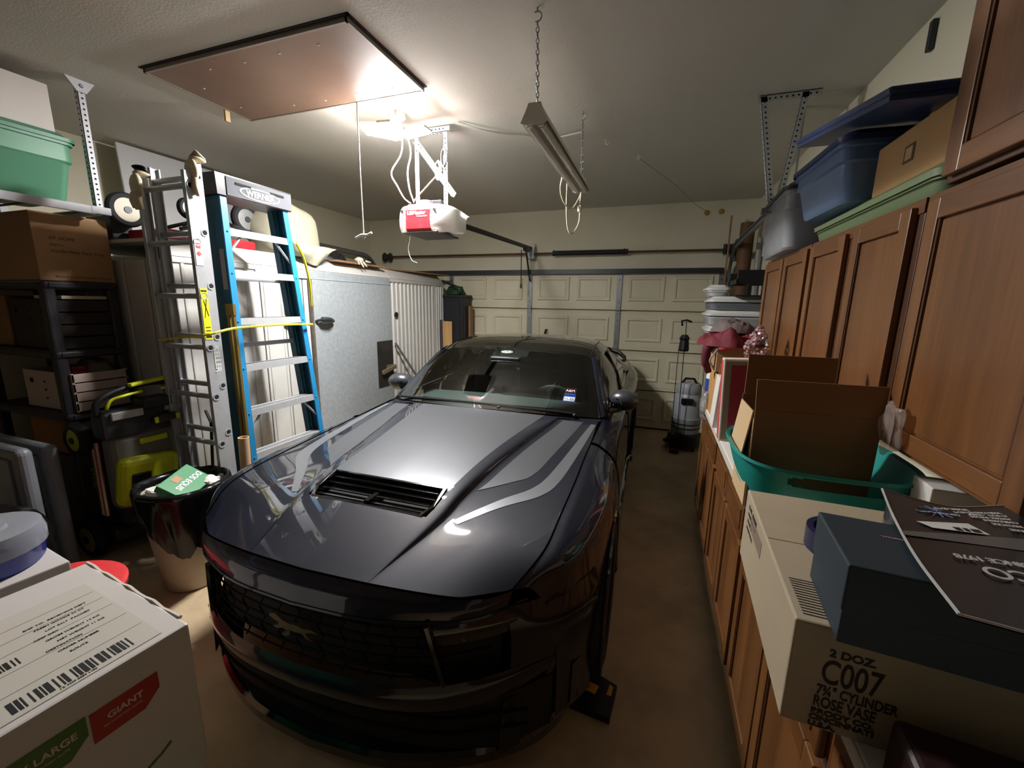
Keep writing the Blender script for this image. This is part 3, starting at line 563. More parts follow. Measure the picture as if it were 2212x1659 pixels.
# ================================================================== things on the ceiling
def slotted(mb, a, b, n1, n2, w=.035, t=.003):   # slotted steel angle: two flanges n1, n2 from a to b
    a, b, n1, n2 = Vector(a), Vector(b), Vector(n1).normalized(), Vector(n2).normalized()
    for (p, q) in ((n1, n2), (n2, n1)):
        c = [a, a+p*w, a+p*w+q*t, a+q*t]; d = [x+(b-a) for x in c]
        mb.add(c+d, [(0, 1, 2, 3), (7, 6, 5, 4), (0, 4, 5, 1), (1, 5, 6, 2), (2, 6, 7, 3), (3, 7, 4, 0)])
    return mb
def holes(mb, a, b, n1, n2, step=.03, w=.035, r=.006, off=.0012):   # dark slot discs on both faces of flange n1 (face normals +-n2)
    a, b, n1, n2 = Vector(a), Vector(b), Vector(n1).normalized(), Vector(n2).normalized(); L = (b-a).length; d = (b-a)/L; k = int(L/step)
    for i in range(1, k):
        for s in (-off, .003+off):
            c = a + d*(i*step) + n1*w*.55 + n2*s
            mb.add([c + (d*math.cos(u)+n1*math.sin(u))*r for u in [q*math.pi/3 for q in range(6)]], [(0, 1, 2, 3, 4, 5)])
    return mb
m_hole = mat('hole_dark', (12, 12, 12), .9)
def strut(name, a, b, n1, n2, parent, m=None):
    o = ob(name, slotted(MB(), a, b, n1, n2), m or m_steel, parent)
    h = MB(); holes(h, a, b, n1, n2); holes(h, a, b, n2, n1); ho_ = ob('punched_holes', h, m_hole, o); ho_['kind'] = 'stuff'; return o
m_lstrut = mat('pale_steel', (196, 198, 200), .4, .45)
# ---- door opener
OX, OY, OZ = -1.735, 2.83, 2.275
m_red = mat('opener_red', (196, 26, 34), .35, coat=.3); m_lens = plastic_clear('frosted_lens', (236, 236, 230), .8, .3)
_n = m_lens.node_tree; _t = [x for x in _n.nodes if x.type == 'BSDF_TRANSPARENT'][0]; _tr = _n.nodes.new('ShaderNodeBsdfTranslucent'); _tr.inputs[0].default_value = lin((240, 240, 235)); _mx = [x for x in _n.nodes if x.type == 'MIX_SHADER'][0]; _n.links.new(_tr.outputs[0], _mx.inputs[1]); _mx.inputs[0].default_value = .55; _n.nodes.remove(_t)
op = thing('door_opener', 'red and white garage door opener hanging below the ceiling', 'door opener', (OX, OY+.15, 2.17))
ob('chassis', MB().box((OX, OY+.18, OZ+.015), (.24, .34, .17), None, .01), m_steel, op)
face = ob('front_cover', MB().prism([(OY-.005, OZ-.10), (OY-.03, OZ-.075), (OY-.03, OZ+.055), (OY+.01, OZ+.105), (OY+.06, OZ+.105), (OY+.06, OZ-.10)], 'X', OX-.105, OX+.105), m_red, op)
ob('bottom_plate', MB().box((OX, OY+.16, OZ-.098), (.30, .36, .012), None, .004), mat('bottom_grey', (90, 84, 78), .5), op)
for sx in (-1, 1):
    prof = []
    L0 = [(0, OY-.005, OZ-.105), (0, OY-.032, OZ-.06), (0, OY-.034, OZ+.02), (0, OY+.0, OZ+.09), (0, OY+.08, OZ+.11)]
    def off(dx, dy, sc): return [(OX+sx*(.105+dx), OY+.10+(p[1]-OY-.10)*sc+dy, OZ+(p[2]-OZ)*sc) for p in L0]
    A = surf([off(0, 0, 1.), off(.045, .012, .99), off(.09, .05, .92), off(.12, .12, .78), off(.122, .30, .62)], 14, 16)
    le = ob('light_lens', MB().grid(A), m_lens, op, True)
    ob('lens_tab', MB().prism([(OX+sx*.125, OZ+.062), (OX+sx*.150, OZ+.056), (OX+sx*.140, OZ+.038), (OX+sx*.125, OZ+.045)], 'Y', OY-.032, OY-.020), m_black, le)
    ob('lens_back', MB().span((OX+sx*.10, OY+.12, OZ-.07), (OX+sx*.215, OY+.34, OZ+.07), .02), m_lens, op)
text('brand_text', 'LiftMaster', .036, (OX-.090, OY-.0315, OZ+.022), (1, 0, 0), (0, 0, 1), m_wink, face, bold=.0008, sx=1.05)
text('model_text', 'Contractor Series', .012, (OX-.01, OY-.0315, OZ+.006), (1, 0, 0), (0, 0, 1), m_wink, face)
ob('motor_can', MB().lathe([(.055, OZ+.10), (.055, OZ+.14), (.04, OZ+.15)], (OX-.02, OY+.12, 0), 20, cap=(True, True)), m_steel, op, True, 40)
ob('rail_bracket', MB().box((OX+.09, OY+.12, OZ+.12), (.10, .10, .035), None, .004), m_black, op)
# rail to the header
ra, rb = Vector((-1.73, 3.15, 2.335)), Vector((-1.755, 5.80, 2.425))
def beam(a, b, w, hh):
    d = (b-a).normalized(); s_ = d.cross(Vector((0, 0, 1))).normalized(); u = s_.cross(d); M = Matrix(((d.x, s_.x, u.x, 0), (d.y, s_.y, u.y, 0), (d.z, s_.z, u.z, 0), (0, 0, 0, 1)))
    return MB().box((a+b)/2, ((b-a).length, w, hh), M)
rl_ = ob('rail', beam(ra, rb, .03, .028), m_dark_steel, op); ob('rail_cap', beam(ra+Vector((0, 0, .016)), rb+Vector((0, 0, .016)), .045, .004), m_steel, rl_)
ob('chain', beam(ra-Vector((0, 0, .020)), rb-Vector((0, 0, .020)), .012, .008), m_black, op)
tr = ob('trolley', MB().box((-1.752, 5.52, 2.385), (.05, .16, .06), None, .008), m_black, op)
ob('door_arm', MB().tube([(-1.752, 5.50, 2.37), (-1.756, 5.66, 2.10), (-1.756, 5.72, 1.98)], .012, 6), m_black, tr); ob('release_cord', MB().tube([(-1.80, 5.45, 2.37), (-1.80, 5.46, 1.92)], .006, 6).box((-1.80, 5.46, 1.90), (.02, .02, .06)), m_black, tr)
ob('header_bracket', MB().box((-1.755, 5.815, 2.43), (.09, .04, .12), None, .004), m_steel, op)
# hanger of slotted angle
strut('hanger', (OX-.095, OY+.10, OZ+.08), (OX-.095, OY+.10, ZC-.06), (1, 0, 0), (0, 1, 0), op, m_lstrut)
strut('hanger', (OX+.145, OY+.10, OZ+.05), (OX+.145, OY+.10, ZC-.05), (1, 0, 0), (0, 1, 0), op, m_lstrut)
strut('brace', (OX-.08, OY+.09, ZC-.11), (OX+.235, OY+.09, OZ+.15), (.62, 0, .78), (0, -1, 0), op, m_lstrut)
strut('ceiling_angle', (OX-.20, OY+.08, ZC-.055), (OX+.21, OY+.08, ZC-.055), (0, 0, 1), (0, 1, 0), op, m_lstrut)
m_cord = mat('white_cord', (206, 204, 194), .5)
ob('power_cord', MB().tube([tuple(q) for q in crom([(-1.83, 2.78, 2.86), (-1.86, 2.80, 2.72), (-1.95, 2.80, 2.60), (-1.90, 2.80, 2.50), (-1.86, 2.82, 2.42), (-1.83, 2.86, 2.39)], 24)], .005, 6), m_cord, op)
ob('power_cord', MB().tube([tuple(q) for q in crom([(-1.80, 2.78, 2.86), (-1.78, 2.80, 2.72), (-1.81, 2.80, 2.60), (-1.80, 2.80, 2.48), (-1.79, 2.84, 2.39)], 20)], .005, 6), m_cord, op)
ob('power_cord', MB().tube([tuple(q) for q in crom([(-1.56, 2.86, 2.60), (-1.62, 2.84, 2.54), (-1.72, 2.84, 2.46), (-1.79, 2.84, 2.40)], 20)], .005, 6), m_cord, op)
for k, (cz, mm) in enumerate(((2.70, m_black), (2.62, m_cord))):
    co = MB()
    for q in range(4):
        pts = [(-1.575+(.030+q*.004)*math.cos(a)*.6 - k*.05, 2.905+.004*q, cz+(.055+q*.004)*math.sin(a)) for a in np.linspace(0, 2*math.pi, 18)]; co.tube(pts, .0035, 5, False)
    ob('coiled_cord', co, mm, op)
ob('hanging_wire', MB().tube([tuple(q) for q in crom([(-1.82, 2.83, 2.18), (-1.83, 2.83, 2.12), (-1.85, 2.84, 2.05), (-1.83, 2.85, 1.98), (-1.79, 2.86, 1.96)], 14)], .0025, 5), m_cord, op)
tag(ob('romex_cable', MB().tube([tuple(q) for q in crom([(-1.45, 2.90, ZC-.012), (-1.3, 3.05, ZC-.03), (-1.1, 3.25, ZC-.012), (-.9, 3.35, ZC-.02), (-.64, 3.3, ZC-.02)], 24)], .006, 6), m_cord), 'white cable stapled across ceiling from opener to shop light', 'cable')
# ---- attic pull cord
t = thing('pull_cord', 'white pull cord with small handle hanging from attic hatch', 'pull cord', (-1.93, 2.45, 2.05))
ob('cord', MB().tube([(-1.925, 2.42, ZC-.02), (-1.935, 2.43, 2.5), (-1.94, 2.44, 2.115)], .0045, 6), m_cord, t)
ob('handle', MB().tube([tuple(q) for q in crom([(-2.005, 2.44, 2.088), (-1.97, 2.44, 2.102), (-1.94, 2.44, 2.106), (-1.91, 2.44, 2.104), (-1.875, 2.44, 2.118)], 12)], .008, 8), m_white, t); ob('knot', MB().ell((-1.94, 2.44, 2.09), (.02, .02, .03)), m_cord, t)
# ---- shop light
LX, LY0, LY1, LZ = -.62, 2.03, 3.27, 2.525
m_enam = mat('aged_enamel', (232, 228, 218), .45, var=.05, vscale=9)
t = thing('shop_light', 'unlit twin tube shop light hanging on chains', 'shop light', (LX, 2.64, LZ-.05))
ob('housing', MB().prism([(LX-.026, LZ+.050), (LX+.026, LZ+.050), (LX+.032, LZ-.005), (LX-.032, LZ-.005)], 'Y', LY0, LY1), m_enam, t)
for s in (-1, 1):
    ob('reflector', MB().add([(LX+s*.030, y, LZ+.035) for y in (LY0, LY1)] + [(LX+s*.064, y, LZ-.030) for y in (LY0, LY1)] + [(LX+s*.066, y, LZ-.027) for y in (LY0, LY1)] + [(LX+s*.030, y, LZ+.039) for y in (LY0, LY1)], [(0, 1, 3, 2), (2, 3, 5, 4), (4, 5, 7, 6), (6, 7, 1, 0), (0, 2, 4, 6), (1, 3, 5, 7)]), m_enam, t)
    ob('tube', MB().tube([(LX+s*.030, LY0+.03, LZ-.030), (LX+s*.030, LY1-.03, LZ-.030)], .0175, 12), mat('tube_glass', (206, 202, 190), .25, coat=.4), t)
    for y in (LY0+.012, LY1-.012): ob('lamp_holder', MB().box((LX+s*.030, y, LZ-.022), (.03, .02, .05), None, .006), m_white, t)
for y in (LY0-.003, LY1+.003): ob('end_plate', MB().prism([(LX-.030, LZ+.052), (LX+.030, LZ+.052), (LX+.042, LZ+.02), (LX+.068, LZ-.03), (LX+.042, LZ-.04), (LX-.042, LZ-.04), (LX-.068, LZ-.03), (LX-.042, LZ+.02)], 'Y', y-.002, y+.002), m_enam, t)
def chain(x0, y0, z0, x1, y1, z1, parent, n):
    a, b = Vector((x0, y0, z0)), Vector((x1, y1, z1)); mb = MB()
    for i in range(n):
        c = a + (b-a)*((i+.5)/n); L_ = (b-a).length/n*.66; pts = []
        for u in np.linspace(0, 2*math.pi, 11):
            k_ = math.cos(u)*.007; pts.append(c + Vector((k_ if i % 2 else 0, 0 if i % 2 else k_, L_*math.sin(u))))
        mb.tube(pts, .0022, 5, False)
    o = ob('chain', mb, m_steel, parent, True); return o
chain(-.604, 1.99, ZC-.05, -.61, 2.04, LZ+.055, t, 15); chain(-.585, 3.03, ZC-.05, -.60, 3.16, LZ+.055, t, 15)
for (x, y) in ((-.604, 1.985), (-.585, 3.025)): ob('ceiling_hook', MB().tube([(x+.02*math.cos(u), y, ZC-.035+.02*math.sin(u)) for u in np.linspace(-2, 2.2, 12)], .003, 5).tube([(x+.0, y, ZC-.02), (x, y, ZC)], .004, 6), m_steel, t)
m_cream = mat('cream_cord', (216, 208, 178), .5)
ob('cord', MB().tube([tuple(q) for q in crom([(-.70, 2.98, 2.53), (-.715, 3.0, 2.44), (-.69, 3.05, 2.36), (-.65, 3.10, 2.34), (-.62, 3.15, 2.40), (-.60, 3.2, 2.48)], 24)], .005, 6), m_cream, t)
ob('cord', MB().tube([tuple(q) for q in crom([(-.68, 3.05, 2.50), (-.685, 3.08, 2.35), (-.675, 3.1, 2.21), (-.645, 3.12, 2.17), (-.605, 3.14, 2.24), (-.60, 3.15, 2.32)], 24)], .005, 6), m_cream, t)
ob('plug', MB().box((-.603, 3.15, 2.345), (.028, .025, .05), None, .008).tube([(-.603, 3.15, 2.37), (-.60, 3.18, 2.50)], .005, 6), m_cream, t)
tag(ob('screw_hook', MB().tube([(-.50, 3.55, ZC), (-.50, 3.55, ZC-.025), (-.49, 3.55, ZC-.04), (-.475, 3.55, ZC-.03)], .004, 6), m_white), 'small white screw hook in ceiling beyond shop light', 'hook')
tag(ob('ceiling_eyelet', MB().tube([(-.27, 3.95, ZC), (-.27, 3.95, ZC-.02)], .003, 6).tube([(-.27+.012*math.cos(u), 3.95, ZC-.03+.012*math.sin(u)) for u in np.linspace(0, 6.28, 10)], .003, 5, False), m_white), 'tiny eyelet in the ceiling near the garage door wall', 'hook')
for (x, z, lab) in ((.455, 2.795, 'brown round wall bumper left of its twin below ceiling'), (.613, 2.802, 'brown round wall bumper right of its twin below ceiling')):
    tag(ob('wall_bumper', MB().lathe([(.03, 0), (.03, .012), (.02, .022)], (x, YB, z), 16, Matrix.Rotation(R(90), 4, 'X'), cap=(True, True)), mat('bumper_brown', (176, 132, 56), .6), smooth=True, auto=40), lab, 'bumper')
tag(ob('string', MB().tube([tuple(q) for q in crom([(-.26, 3.96, ZC-.035), (.05, 4.8, ZC-.05), (.30, 5.5, ZC-.10), (.455, 5.80, 2.80)], 12)], .0025, 5), mat('string_tan', (170, 150, 110), .8)), 'thin tan string from ceiling eyelet to wall bumper', 'string')
# ---- ceiling hanger above the right cabinets
t = thing('ceiling_rack_hanger', 'slotted steel rack hanger with two drop posts above cabinets', 'rack', (.6, 3.13, 2.1))
strut('top_angle', (.47, 3.13, ZC-.004), (.80, 3.13, ZC-.004), (0, 1, 0), (0, 0, -1), t, m_lstrut)
strut('post', (.48, 3.13, ZC-.01), (.60, 3.13, 2.25), (1, 0, 0), (0, 1, 0), t, m_lstrut); strut('post', (.70, 3.13, ZC-.01), (.63, 3.13, 2.28), (1, 0, 0), (0, 1, 0), t, m_lstrut)
ob('cross_bar', MB().span((.56, 3.12, 2.245), (.70, 3.16, 2.28)), m_steel, t)
# ---- overhead rack at left with tote and carton
t = thing('overhead_rack', 'ceiling hung white steel rack with perforated post', 'storage rack', (-3.9, 1.0, 2.15))
m_rackw = mat('rack_white', (206, 208, 214), .45)
strut('post', (-3.37, 1.715, 2.20), (-3.37, 1.715, ZC), (0, 1, 0), (-1, 0, 0), t, m_rackw)
ob('post_foot', MB().span((-3.375, 1.68, 2.17), (-3.35, 1.78, 2.215), .004), m_rackw, t)
ob('ceiling_plate', MB().add([(-3.37, 1.66, ZC-.002), (-3.37, 1.80, ZC-.002), (-3.37, 1.755, ZC-.07), (-3.37, 1.71, ZC-.07), (-3.36, 1.66, ZC-.002), (-3.36, 1.80, ZC-.002), (-3.36, 1.755, ZC-.07), (-3.36, 1.71, ZC-.07)], [(0, 1, 2, 3), (7, 6, 5, 4), (0, 4, 5, 1), (1, 5, 6, 2), (2, 6, 7, 3), (3, 7, 4, 0)]), m_rackw, t)
ob('bolt_head', MB().lathe([(.012, 0), (.008, .008)], (-3.36, 1.733, ZC-.035), 10, Matrix.Rotation(R(90), 4, 'Y'), cap=(True, True)), m_steel, t)
ob('front_beam', MB().span((-3.372, -.4, 2.165), (-3.352, 1.70, 2.212), .003), m_rackw, t)
ob('rear_beam', MB().span((-4.45, -.4, 2.165), (-4.43, 1.75, 2.212)), m_rackw, t); ob('end_beam', MB().span((-4.44, 1.72, 2.165), (-3.37, 1.74, 2.205)), m_rackw, t)
for k in range(9): ob('deck_wire', MB().span((-4.44, -.3+k*.25, 2.185), (-3.372, -.288+k*.25, 2.195)), m_dark_steel, t)
ob('rear_post', MB().span((-4.45, 1.70, 2.2), (-4.42, 1.74, ZC)), m_rackw, t)
def tote(name, lab, x0, x1, y0, y1, z0, z1, m, ml, group=None, taper=.05, lid=True, rim=.03, rot=0., cat='storage tote', lidz=.035):
    cx_, cy_ = (x0+x1)/2, (y0+y1)/2; t = thing(name, lab, cat, (cx_, cy_, z0), rot, group); Rm = Matrix.Translation((cx_, cy_, 0)) @ Matrix.Rotation(rot, 4, 'Z')
    w_, d_2 = (x1-x0)/2, (y1-y0)/2
    def ringp(w, d, z, rr=.05, n=4):
        out = []
        for (sx, sy, a0) in ((1, 1, 0), (-1, 1, 90), (-1, -1, 180), (1, -1, 270)):
            for k in range(n+1):
                a = R(a0+90*k/n); out.append((sx*(w-rr)+rr*math.cos(a), sy*(d-rr)+rr*math.sin(a), z))
        return out
    zr = z1-(lidz if lid else 0)
    rings = [ringp(w_-taper-.01, d_2-taper-.01, z0), ringp(w_-taper, d_2-taper, z0+.012), ringp(w_-taper*.45, d_2-taper*.45, z0+(zr-z0)*.62), ringp(w_-taper*.2, d_2-taper*.2, z0+(zr-z0)*.66), ringp(w_-.012, d_2-.012, zr-rim), ringp(w_, d_2, zr-rim+.002), ringp(w_, d_2, zr)]
    inner = [ringp(w_-.012, d_2-.012, zr), ringp(w_-taper-.012, d_2-taper-.012, z0+.02)]
    rings += inner; n = len(rings[0]); Vv = [p for r in rings for p in r]
    Ff = [(i*n+k, i*n+(k+1) % n, (i+1)*n+(k+1) % n, (i+1)*n+k) for i in range(len(rings)-1) for k in range(n)] + [tuple(range(n-1, -1, -1)), tuple((len(rings)-1)*n+k for k in range(n))]
    ob('tub', MB().add(Vv, Ff).xf(Rm), m, t, True, 35)
    if lid:
        lr = [ringp(w_+.008, d_2+.008, zr-.012), ringp(w_+.010, d_2+.010, zr+.008), ringp(w_-.01, d_2-.01, zr+.012), ringp(w_-.03, d_2-.03, z1), ringp(w_-.06, d_2-.06, z1), ringp(w_-.075, d_2-.075, z1-.012)]
        Vv = [p for r in lr for p in r]; Ff = [(i*n+k, i*n+(k+1) % n, (i+1)*n+(k+1) % n, (i+1)*n+k) for i in range(len(lr)-1) for k in range(n)] + [tuple((len(lr)-1)*n+k for k in range(n))]
        ob('lid', MB().add(Vv, Ff).xf(Rm), ml, t, True, 35)
    return t
m_green = mat('tote_green', (92, 150, 118), .45); m_green_d = mat('tote_lid_green', (74, 132, 104), .45)
tote('storage_tote', 'green plastic tote with lid on overhead rack', -3.92, -3.375, .86, 1.67, 2.215, 2.60, m_green, m_green_d)
m_card = mat('cardboard', (170, 132, 92), .75, var=.06, vscale=4); m_card_d = mat('cardboard_dark', (142, 106, 72), .78, var=.06, vscale=4); m_wcard = mat('white_card', (214, 208, 200), .7, var=.03, vscale=5)
def carton(name, lab, c, d, m, rot=0., cat='box', tape=None, group=None, bev=.004):
    t = thing(name, lab, cat, (c[0], c[1], c[2]-d[2]/2), rot, group); M = Matrix.Translation(c) @ Matrix.Rotation(rot, 4, 'Z')
    ob('body', MB().box((0, 0, 0), d, None, bev).xf(M), m, t)
    ob('flap_seam', MB().box((0, 0, d[2]/2), (d[0]*.98, .003, .0012)).xf(M), m_card_d if m is not m_wcard else mat('seam_grey', (120, 116, 110), .7), t)
    if tape: ob('tape', MB().box((0, 0, d[2]/2+.0008), (d[0]*1.002, .05, .0012)).xf(M), tape, t)
    return t, M
t, M = carton('carton', 'white printed carton lying on top of the green tote', (-3.62, 1.22, 2.725), (.42, .76, .25), m_wcard)
for k, (s, sz) in enumerate((('LA CROIX', .05), ('PURE', .03), ('SPARKLING WATER', .028))): text('print', s, sz, (-3.4085, 1.25-.1, 2.80-k*.05), (0, 1, 0), (0, 0, 1), mat('print_grey', (128, 126, 120), .7), t)
ob('print_bar', MB().box((-3.409, 1.24, 2.66), (.002, .22, .02)), mat('print_gold', (176, 160, 60), .7), t)
# ================================================================== left side
m_shed = mat('shed_white', (206, 204, 198), .42, .15, var=.05, vscale=4)
m_galv = mat('galvanised_sheet', (164, 170, 173), .4, .2, var=.14, vscale=28)
# galvanised spangle
SX, SY0, SY1, SZ = -3.0, 1.865, 5.46, 1.94
sh_ = thing('metal_shed', 'white corrugated metal shed with sloped roof panels', 'shed', (-3.7, 3.7, 0))
def corr(y0, y1, x, z0, z1, pitch=.083, dep=.014):
    ys = []; y = y0
    prof = ((0, 0), (.22, 0), (.36, 1), (.64, 1), (.78, 0))
    while y < y1-1e-6:
        for (f, d) in prof:
            if y+f*pitch <= y1: ys.append((y+f*pitch, d*dep))
        y += pitch
    ys.append((y1, 0)); return MB().grid(np.array([[(x+d, yy, z0), (x+d, yy, z1)] for yy, d in ys]))
ob('corrugated_wall', corr(4.20, 5.16, SX, .05, SZ-.04), m_shed, sh_)
ob('corrugated_wall', corr(5.18, 5.44, SX, .05, SZ-.04, .06), m_shed, sh_)
ob('corner_post', MB().span((SX, 5.15, .03), (SX+.016, 5.185, SZ-.03), .003), m_shed, sh_); ob('corner_post', MB().span((SX-.03, 5.43, .03), (SX+.018, 5.462, SZ-.03), .003), m_shed, sh_)
for k in range(6): ob('front_panel', MB().span((SX-.004, SY0+k*.21, .05), (SX+.008, SY0+.2+k*.21, SZ-.04), .006), m_shed, sh_)
for k in range(7): ob('panel_rib', MB().span((SX+.0, SY0+.05+k*.15, .05), (SX+.016, SY0+.075+k*.15, SZ-.04), .005), m_shed, sh_)
ob('shed_back', MB().span((-4.42, SY0+.02, .05), (SX-.02, SY1-.02, SZ-.06)), m_shed, sh_)
for k in range(6): ob('end_panel', MB().span((SX-.23-k*.23, SY0-.006, .05), (SX-.02-k*.23, SY0+.012, SZ-.03), .006), m_shed, sh_)
ob('eave_beam', MB().span((SX-.01, SY0, SZ-.05), (SX+.02, SY1, SZ-.005), .004), m_shed, sh_)
for (y0, y1) in ((SY0-.02, 2.94), (2.95, 4.16), (4.18, SY1+.02)):
    ob('roof_panel', MB().add([(SX+.025, y0, SZ-.01), (SX+.025, y1, SZ-.01), (SX-.12, y1, SZ+.11), (SX-.12, y0, SZ+.11), (SX+.015, y0, SZ-.014), (SX+.015, y1, SZ-.014), (SX-.13, y1, SZ+.10), (SX-.13, y0, SZ+.10)], [(0, 1, 2, 3), (7, 6, 5, 4), (0, 4, 5, 1), (1, 5, 6, 2), (2, 6, 7, 3), (3, 7, 4, 0)]), m_shed, sh_)
ob('roof_top', MB().span((-4.42, SY0-.02, SZ+.08), (SX-.12, SY1+.02, SZ+.102)), m_shed, sh_)
ob('threshold', MB().span((SX-.02, SY0, 0), (SX+.02, SY1, .05)), m_galv, sh_)
ob('vent_knob', MB().lathe([(.030, 0), (.034, .008), (.030, .020), (.018, .024), (.016, .02)], (SX+.012, 4.27, 1.51), 20, Matrix.Rotation(R(90), 4, 'Y'), cap=(False, True)), m_black, sh_, True, 40)
# galvanised door with header strip, patch and handle
ob('door_header', MB().span((SX+.0, 2.45, 1.85), (SX+.022, 4.17, 1.925), .003), m_galv, sh_)
gd = ob('galvanised_door', MB().span((SX+.012, 2.975, .12), (SX+.045, 4.14, 1.845), .004), m_galv, sh_)
ob('door_patch', MB().span((SX+.046, 3.85, .69), (SX+.052, 4.135, 1.22), .002), mat('patch_dark', (58, 54, 50), .45, .4, var=.3, vscale=10), gd)
ob('door_latch', MB().box((SX+.075, 4.02, .885), (.03, .26, .05), Matrix.Rotation(R(10), 4, 'X'), .008).box((SX+.06, 4.06, .92), (.03, .12, .03)), mat('brass_dull', (142, 130, 104), .35, .5), gd)
ob('door_handle', MB().tube([tuple(q) for q in crom([(SX+.05, 2.99, 1.475), (SX+.09, 3.02, 1.49), (SX+.10, 3.10, 1.485), (SX+.07, 3.19, 1.47)], 12)], [.012]*4+[.026]*5+[.022, .02, .012], 8), m_dark_steel, gd)
ob('door_edge', MB().span((SX+.02, 2.955, .1), (SX+.05, 2.975, 1.85), .003), mat('weathered_edge', (92, 82, 70), .6, var=.3, vscale=20), gd)
ob('outlet', MB().box((SX+.03, 2.72, 1.49), (.03, .10, .08), None, .004), mat('ivory', (224, 214, 176), .45), sh_)
tag(ob('aluminium_bar', MB().tube([(SX+.05, 4.19, 1.18), (SX+.16, 4.50, .70), (SX+.28, 4.80, .0)], .014, 8), m_steel), 'aluminium rod leaning on the corrugated shed wall', 'rod')
tag(ob('dark_rod', MB().tube([(SX+.04, 5.33, 1.42), (SX+.06, 5.33, 0)], .02, 8), mat('rod_purple', (60, 56, 76), .5)), 'dark narrow pole standing against shed end', 'pole')
# things on the shed roof
RZ = SZ+.102
m_plank = mat('plank', (150, 112, 76), .7, var=.15, vscale=9)
tag(ob('roof_board', MB().span((-3.4, 3.35, RZ), (-3.0, 4.12, RZ+.014)), m_plank), 'brown plywood board on shed roof beside white glove', 'board')
tag(ob('roof_board', MB().box((-3.28, 4.85, RZ+.008), (.5, 1.45, .014), R(-7)), m_plank), 'brown plywood board overhanging far end of shed roof', 'board')
tag(ob('glove', MB().ell((-3.03, 3.72, RZ+.045), (.10, .10, .06), 12, 8, None, .12).tube([(-3.0, 3.74, RZ+.03), (-2.965, 3.76, RZ-.02)], [.012, .007]).tube([(-3.0, 3.70, RZ+.03), (-2.96, 3.70, RZ-.03)], [.012, .007]).tube([(-3.0, 3.78, RZ+.04), (-2.97, 3.83, RZ+.03)], [.011, .007]).tube([(-3.01, 3.67, RZ+.035), (-2.975, 3.655, RZ-.005)], [.010, .007]), mat('glove_white', (206, 196, 176), .8), smooth=True), 'pale work glove lying on shed roof edge', 'glove')
def blob(name, lab, cat, c, d, m, jit=.05, seed=1, drop=None, smooth=True, n=(22, 14), rot=None, ex=.75):
    rs = np.random.RandomState(seed); b = bmesh.new(); bmesh.ops.create_uvsphere(b, u_segments=n[0], v_segments=n[1], radius=.5)
    ph = rs.uniform(0, 6, 6)
    for v in b.verts:
        p = v.co; k = 1 + jit*(math.sin(p.x*9+ph[0])*math.cos(p.y*8+ph[1]) + .7*math.sin(p.z*13+ph[2]+p.x*6) + .5*math.sin(p.y*21+ph[3]))
        q = Vector((math.copysign(abs(p.x*2)**ex/2, p.x), math.copysign(abs(p.y*2)**ex/2, p.y), math.copysign(abs(p.z*2)**.8/2, p.z)))*k
        v.co = Vector((q.x*d[0], q.y*d[1], q.z*d[2]))
    mb = MB(); mb.bm(b, Matrix.Translation(c) @ (rot or Matrix()))
    if drop is not None: mb.v = [(x, y, max(z, drop)) for x, y, z in mb.v]
    return tag(ob(name, mb, m, smooth=smooth), lab, cat)
m_beige = mat('canvas_beige', (168, 164, 142), .8, bump=.6, bscale=8)
cb = blob('canvas_bag', 'pale khaki bulging canvas bag on the shed roof', 'bag', (-3.24, 3.0, 2.23), (.48, .62, .54), m_beige, .05, 3, RZ+.003, ex=.92)
fold = MB(); G = []
for u in np.linspace(0, 1, 14):
    yy = 2.80+.50*u; dz = .20*math.sin(math.pi*min(1, u*1.05))**.8*(.6+.4*u) ; row = []
    for w_ in np.linspace(0, 1, 8): row.append((-2.985+.035*math.sin(w_*3.1)+.012*math.sin(u*17+w_*5), yy+.03*w_*math.sin(u*6), 2.20-.05-dz*w_-.02*w_))
    G.append(row)
ob('drooping_corner', MB().grid(np.array(G)).grid(np.array(G)-np.array([.02, 0, 0])), m_beige, cb, True)
heap('black_bag', 'crumpled black bag beside the khaki bag on shed', 'bag', (-3.35, 3.62, RZ+.001), (.42, .44, .17), mat('nylon_black', (26, 26, 30), .5), 8)
# red wagon with wheels and push mower frame
m_wred = mat('wagon_red', (168, 24, 34), .4, coat=.3)
t = thing('push_wagon', 'upside down wheeled frame with red tray on shed roof', 'wagon', (-3.5, 2.4, RZ))
ob('tray', MB().span((-3.50, 1.93, RZ), (-3.125, 2.60, RZ+.075), .015), m_wred, t)
text('tray_text', 'FLYER', .05, (-3.1235, 2.06, RZ+.018), (0, 1, 0), (0, 0, 1), mat('print_cream', (206, 186, 170), .6), t)
ob('frame', MB().tube([(-3.3, 2.0, RZ+.08), (-3.28, 2.3, RZ+.20), (-3.3, 2.7, RZ+.12)], .014, 6).tube([(-3.1, 2.02, RZ+.08), (-3.12, 2.35, RZ+.18), (-3.1, 2.7, RZ+.10)], .014, 6).tube([(-3.2, 2.1, RZ+.1), (-3.15, 2.2, RZ+.26), (-3.2, 2.45, RZ+.12)], .01, 6), m_dark_steel, t)
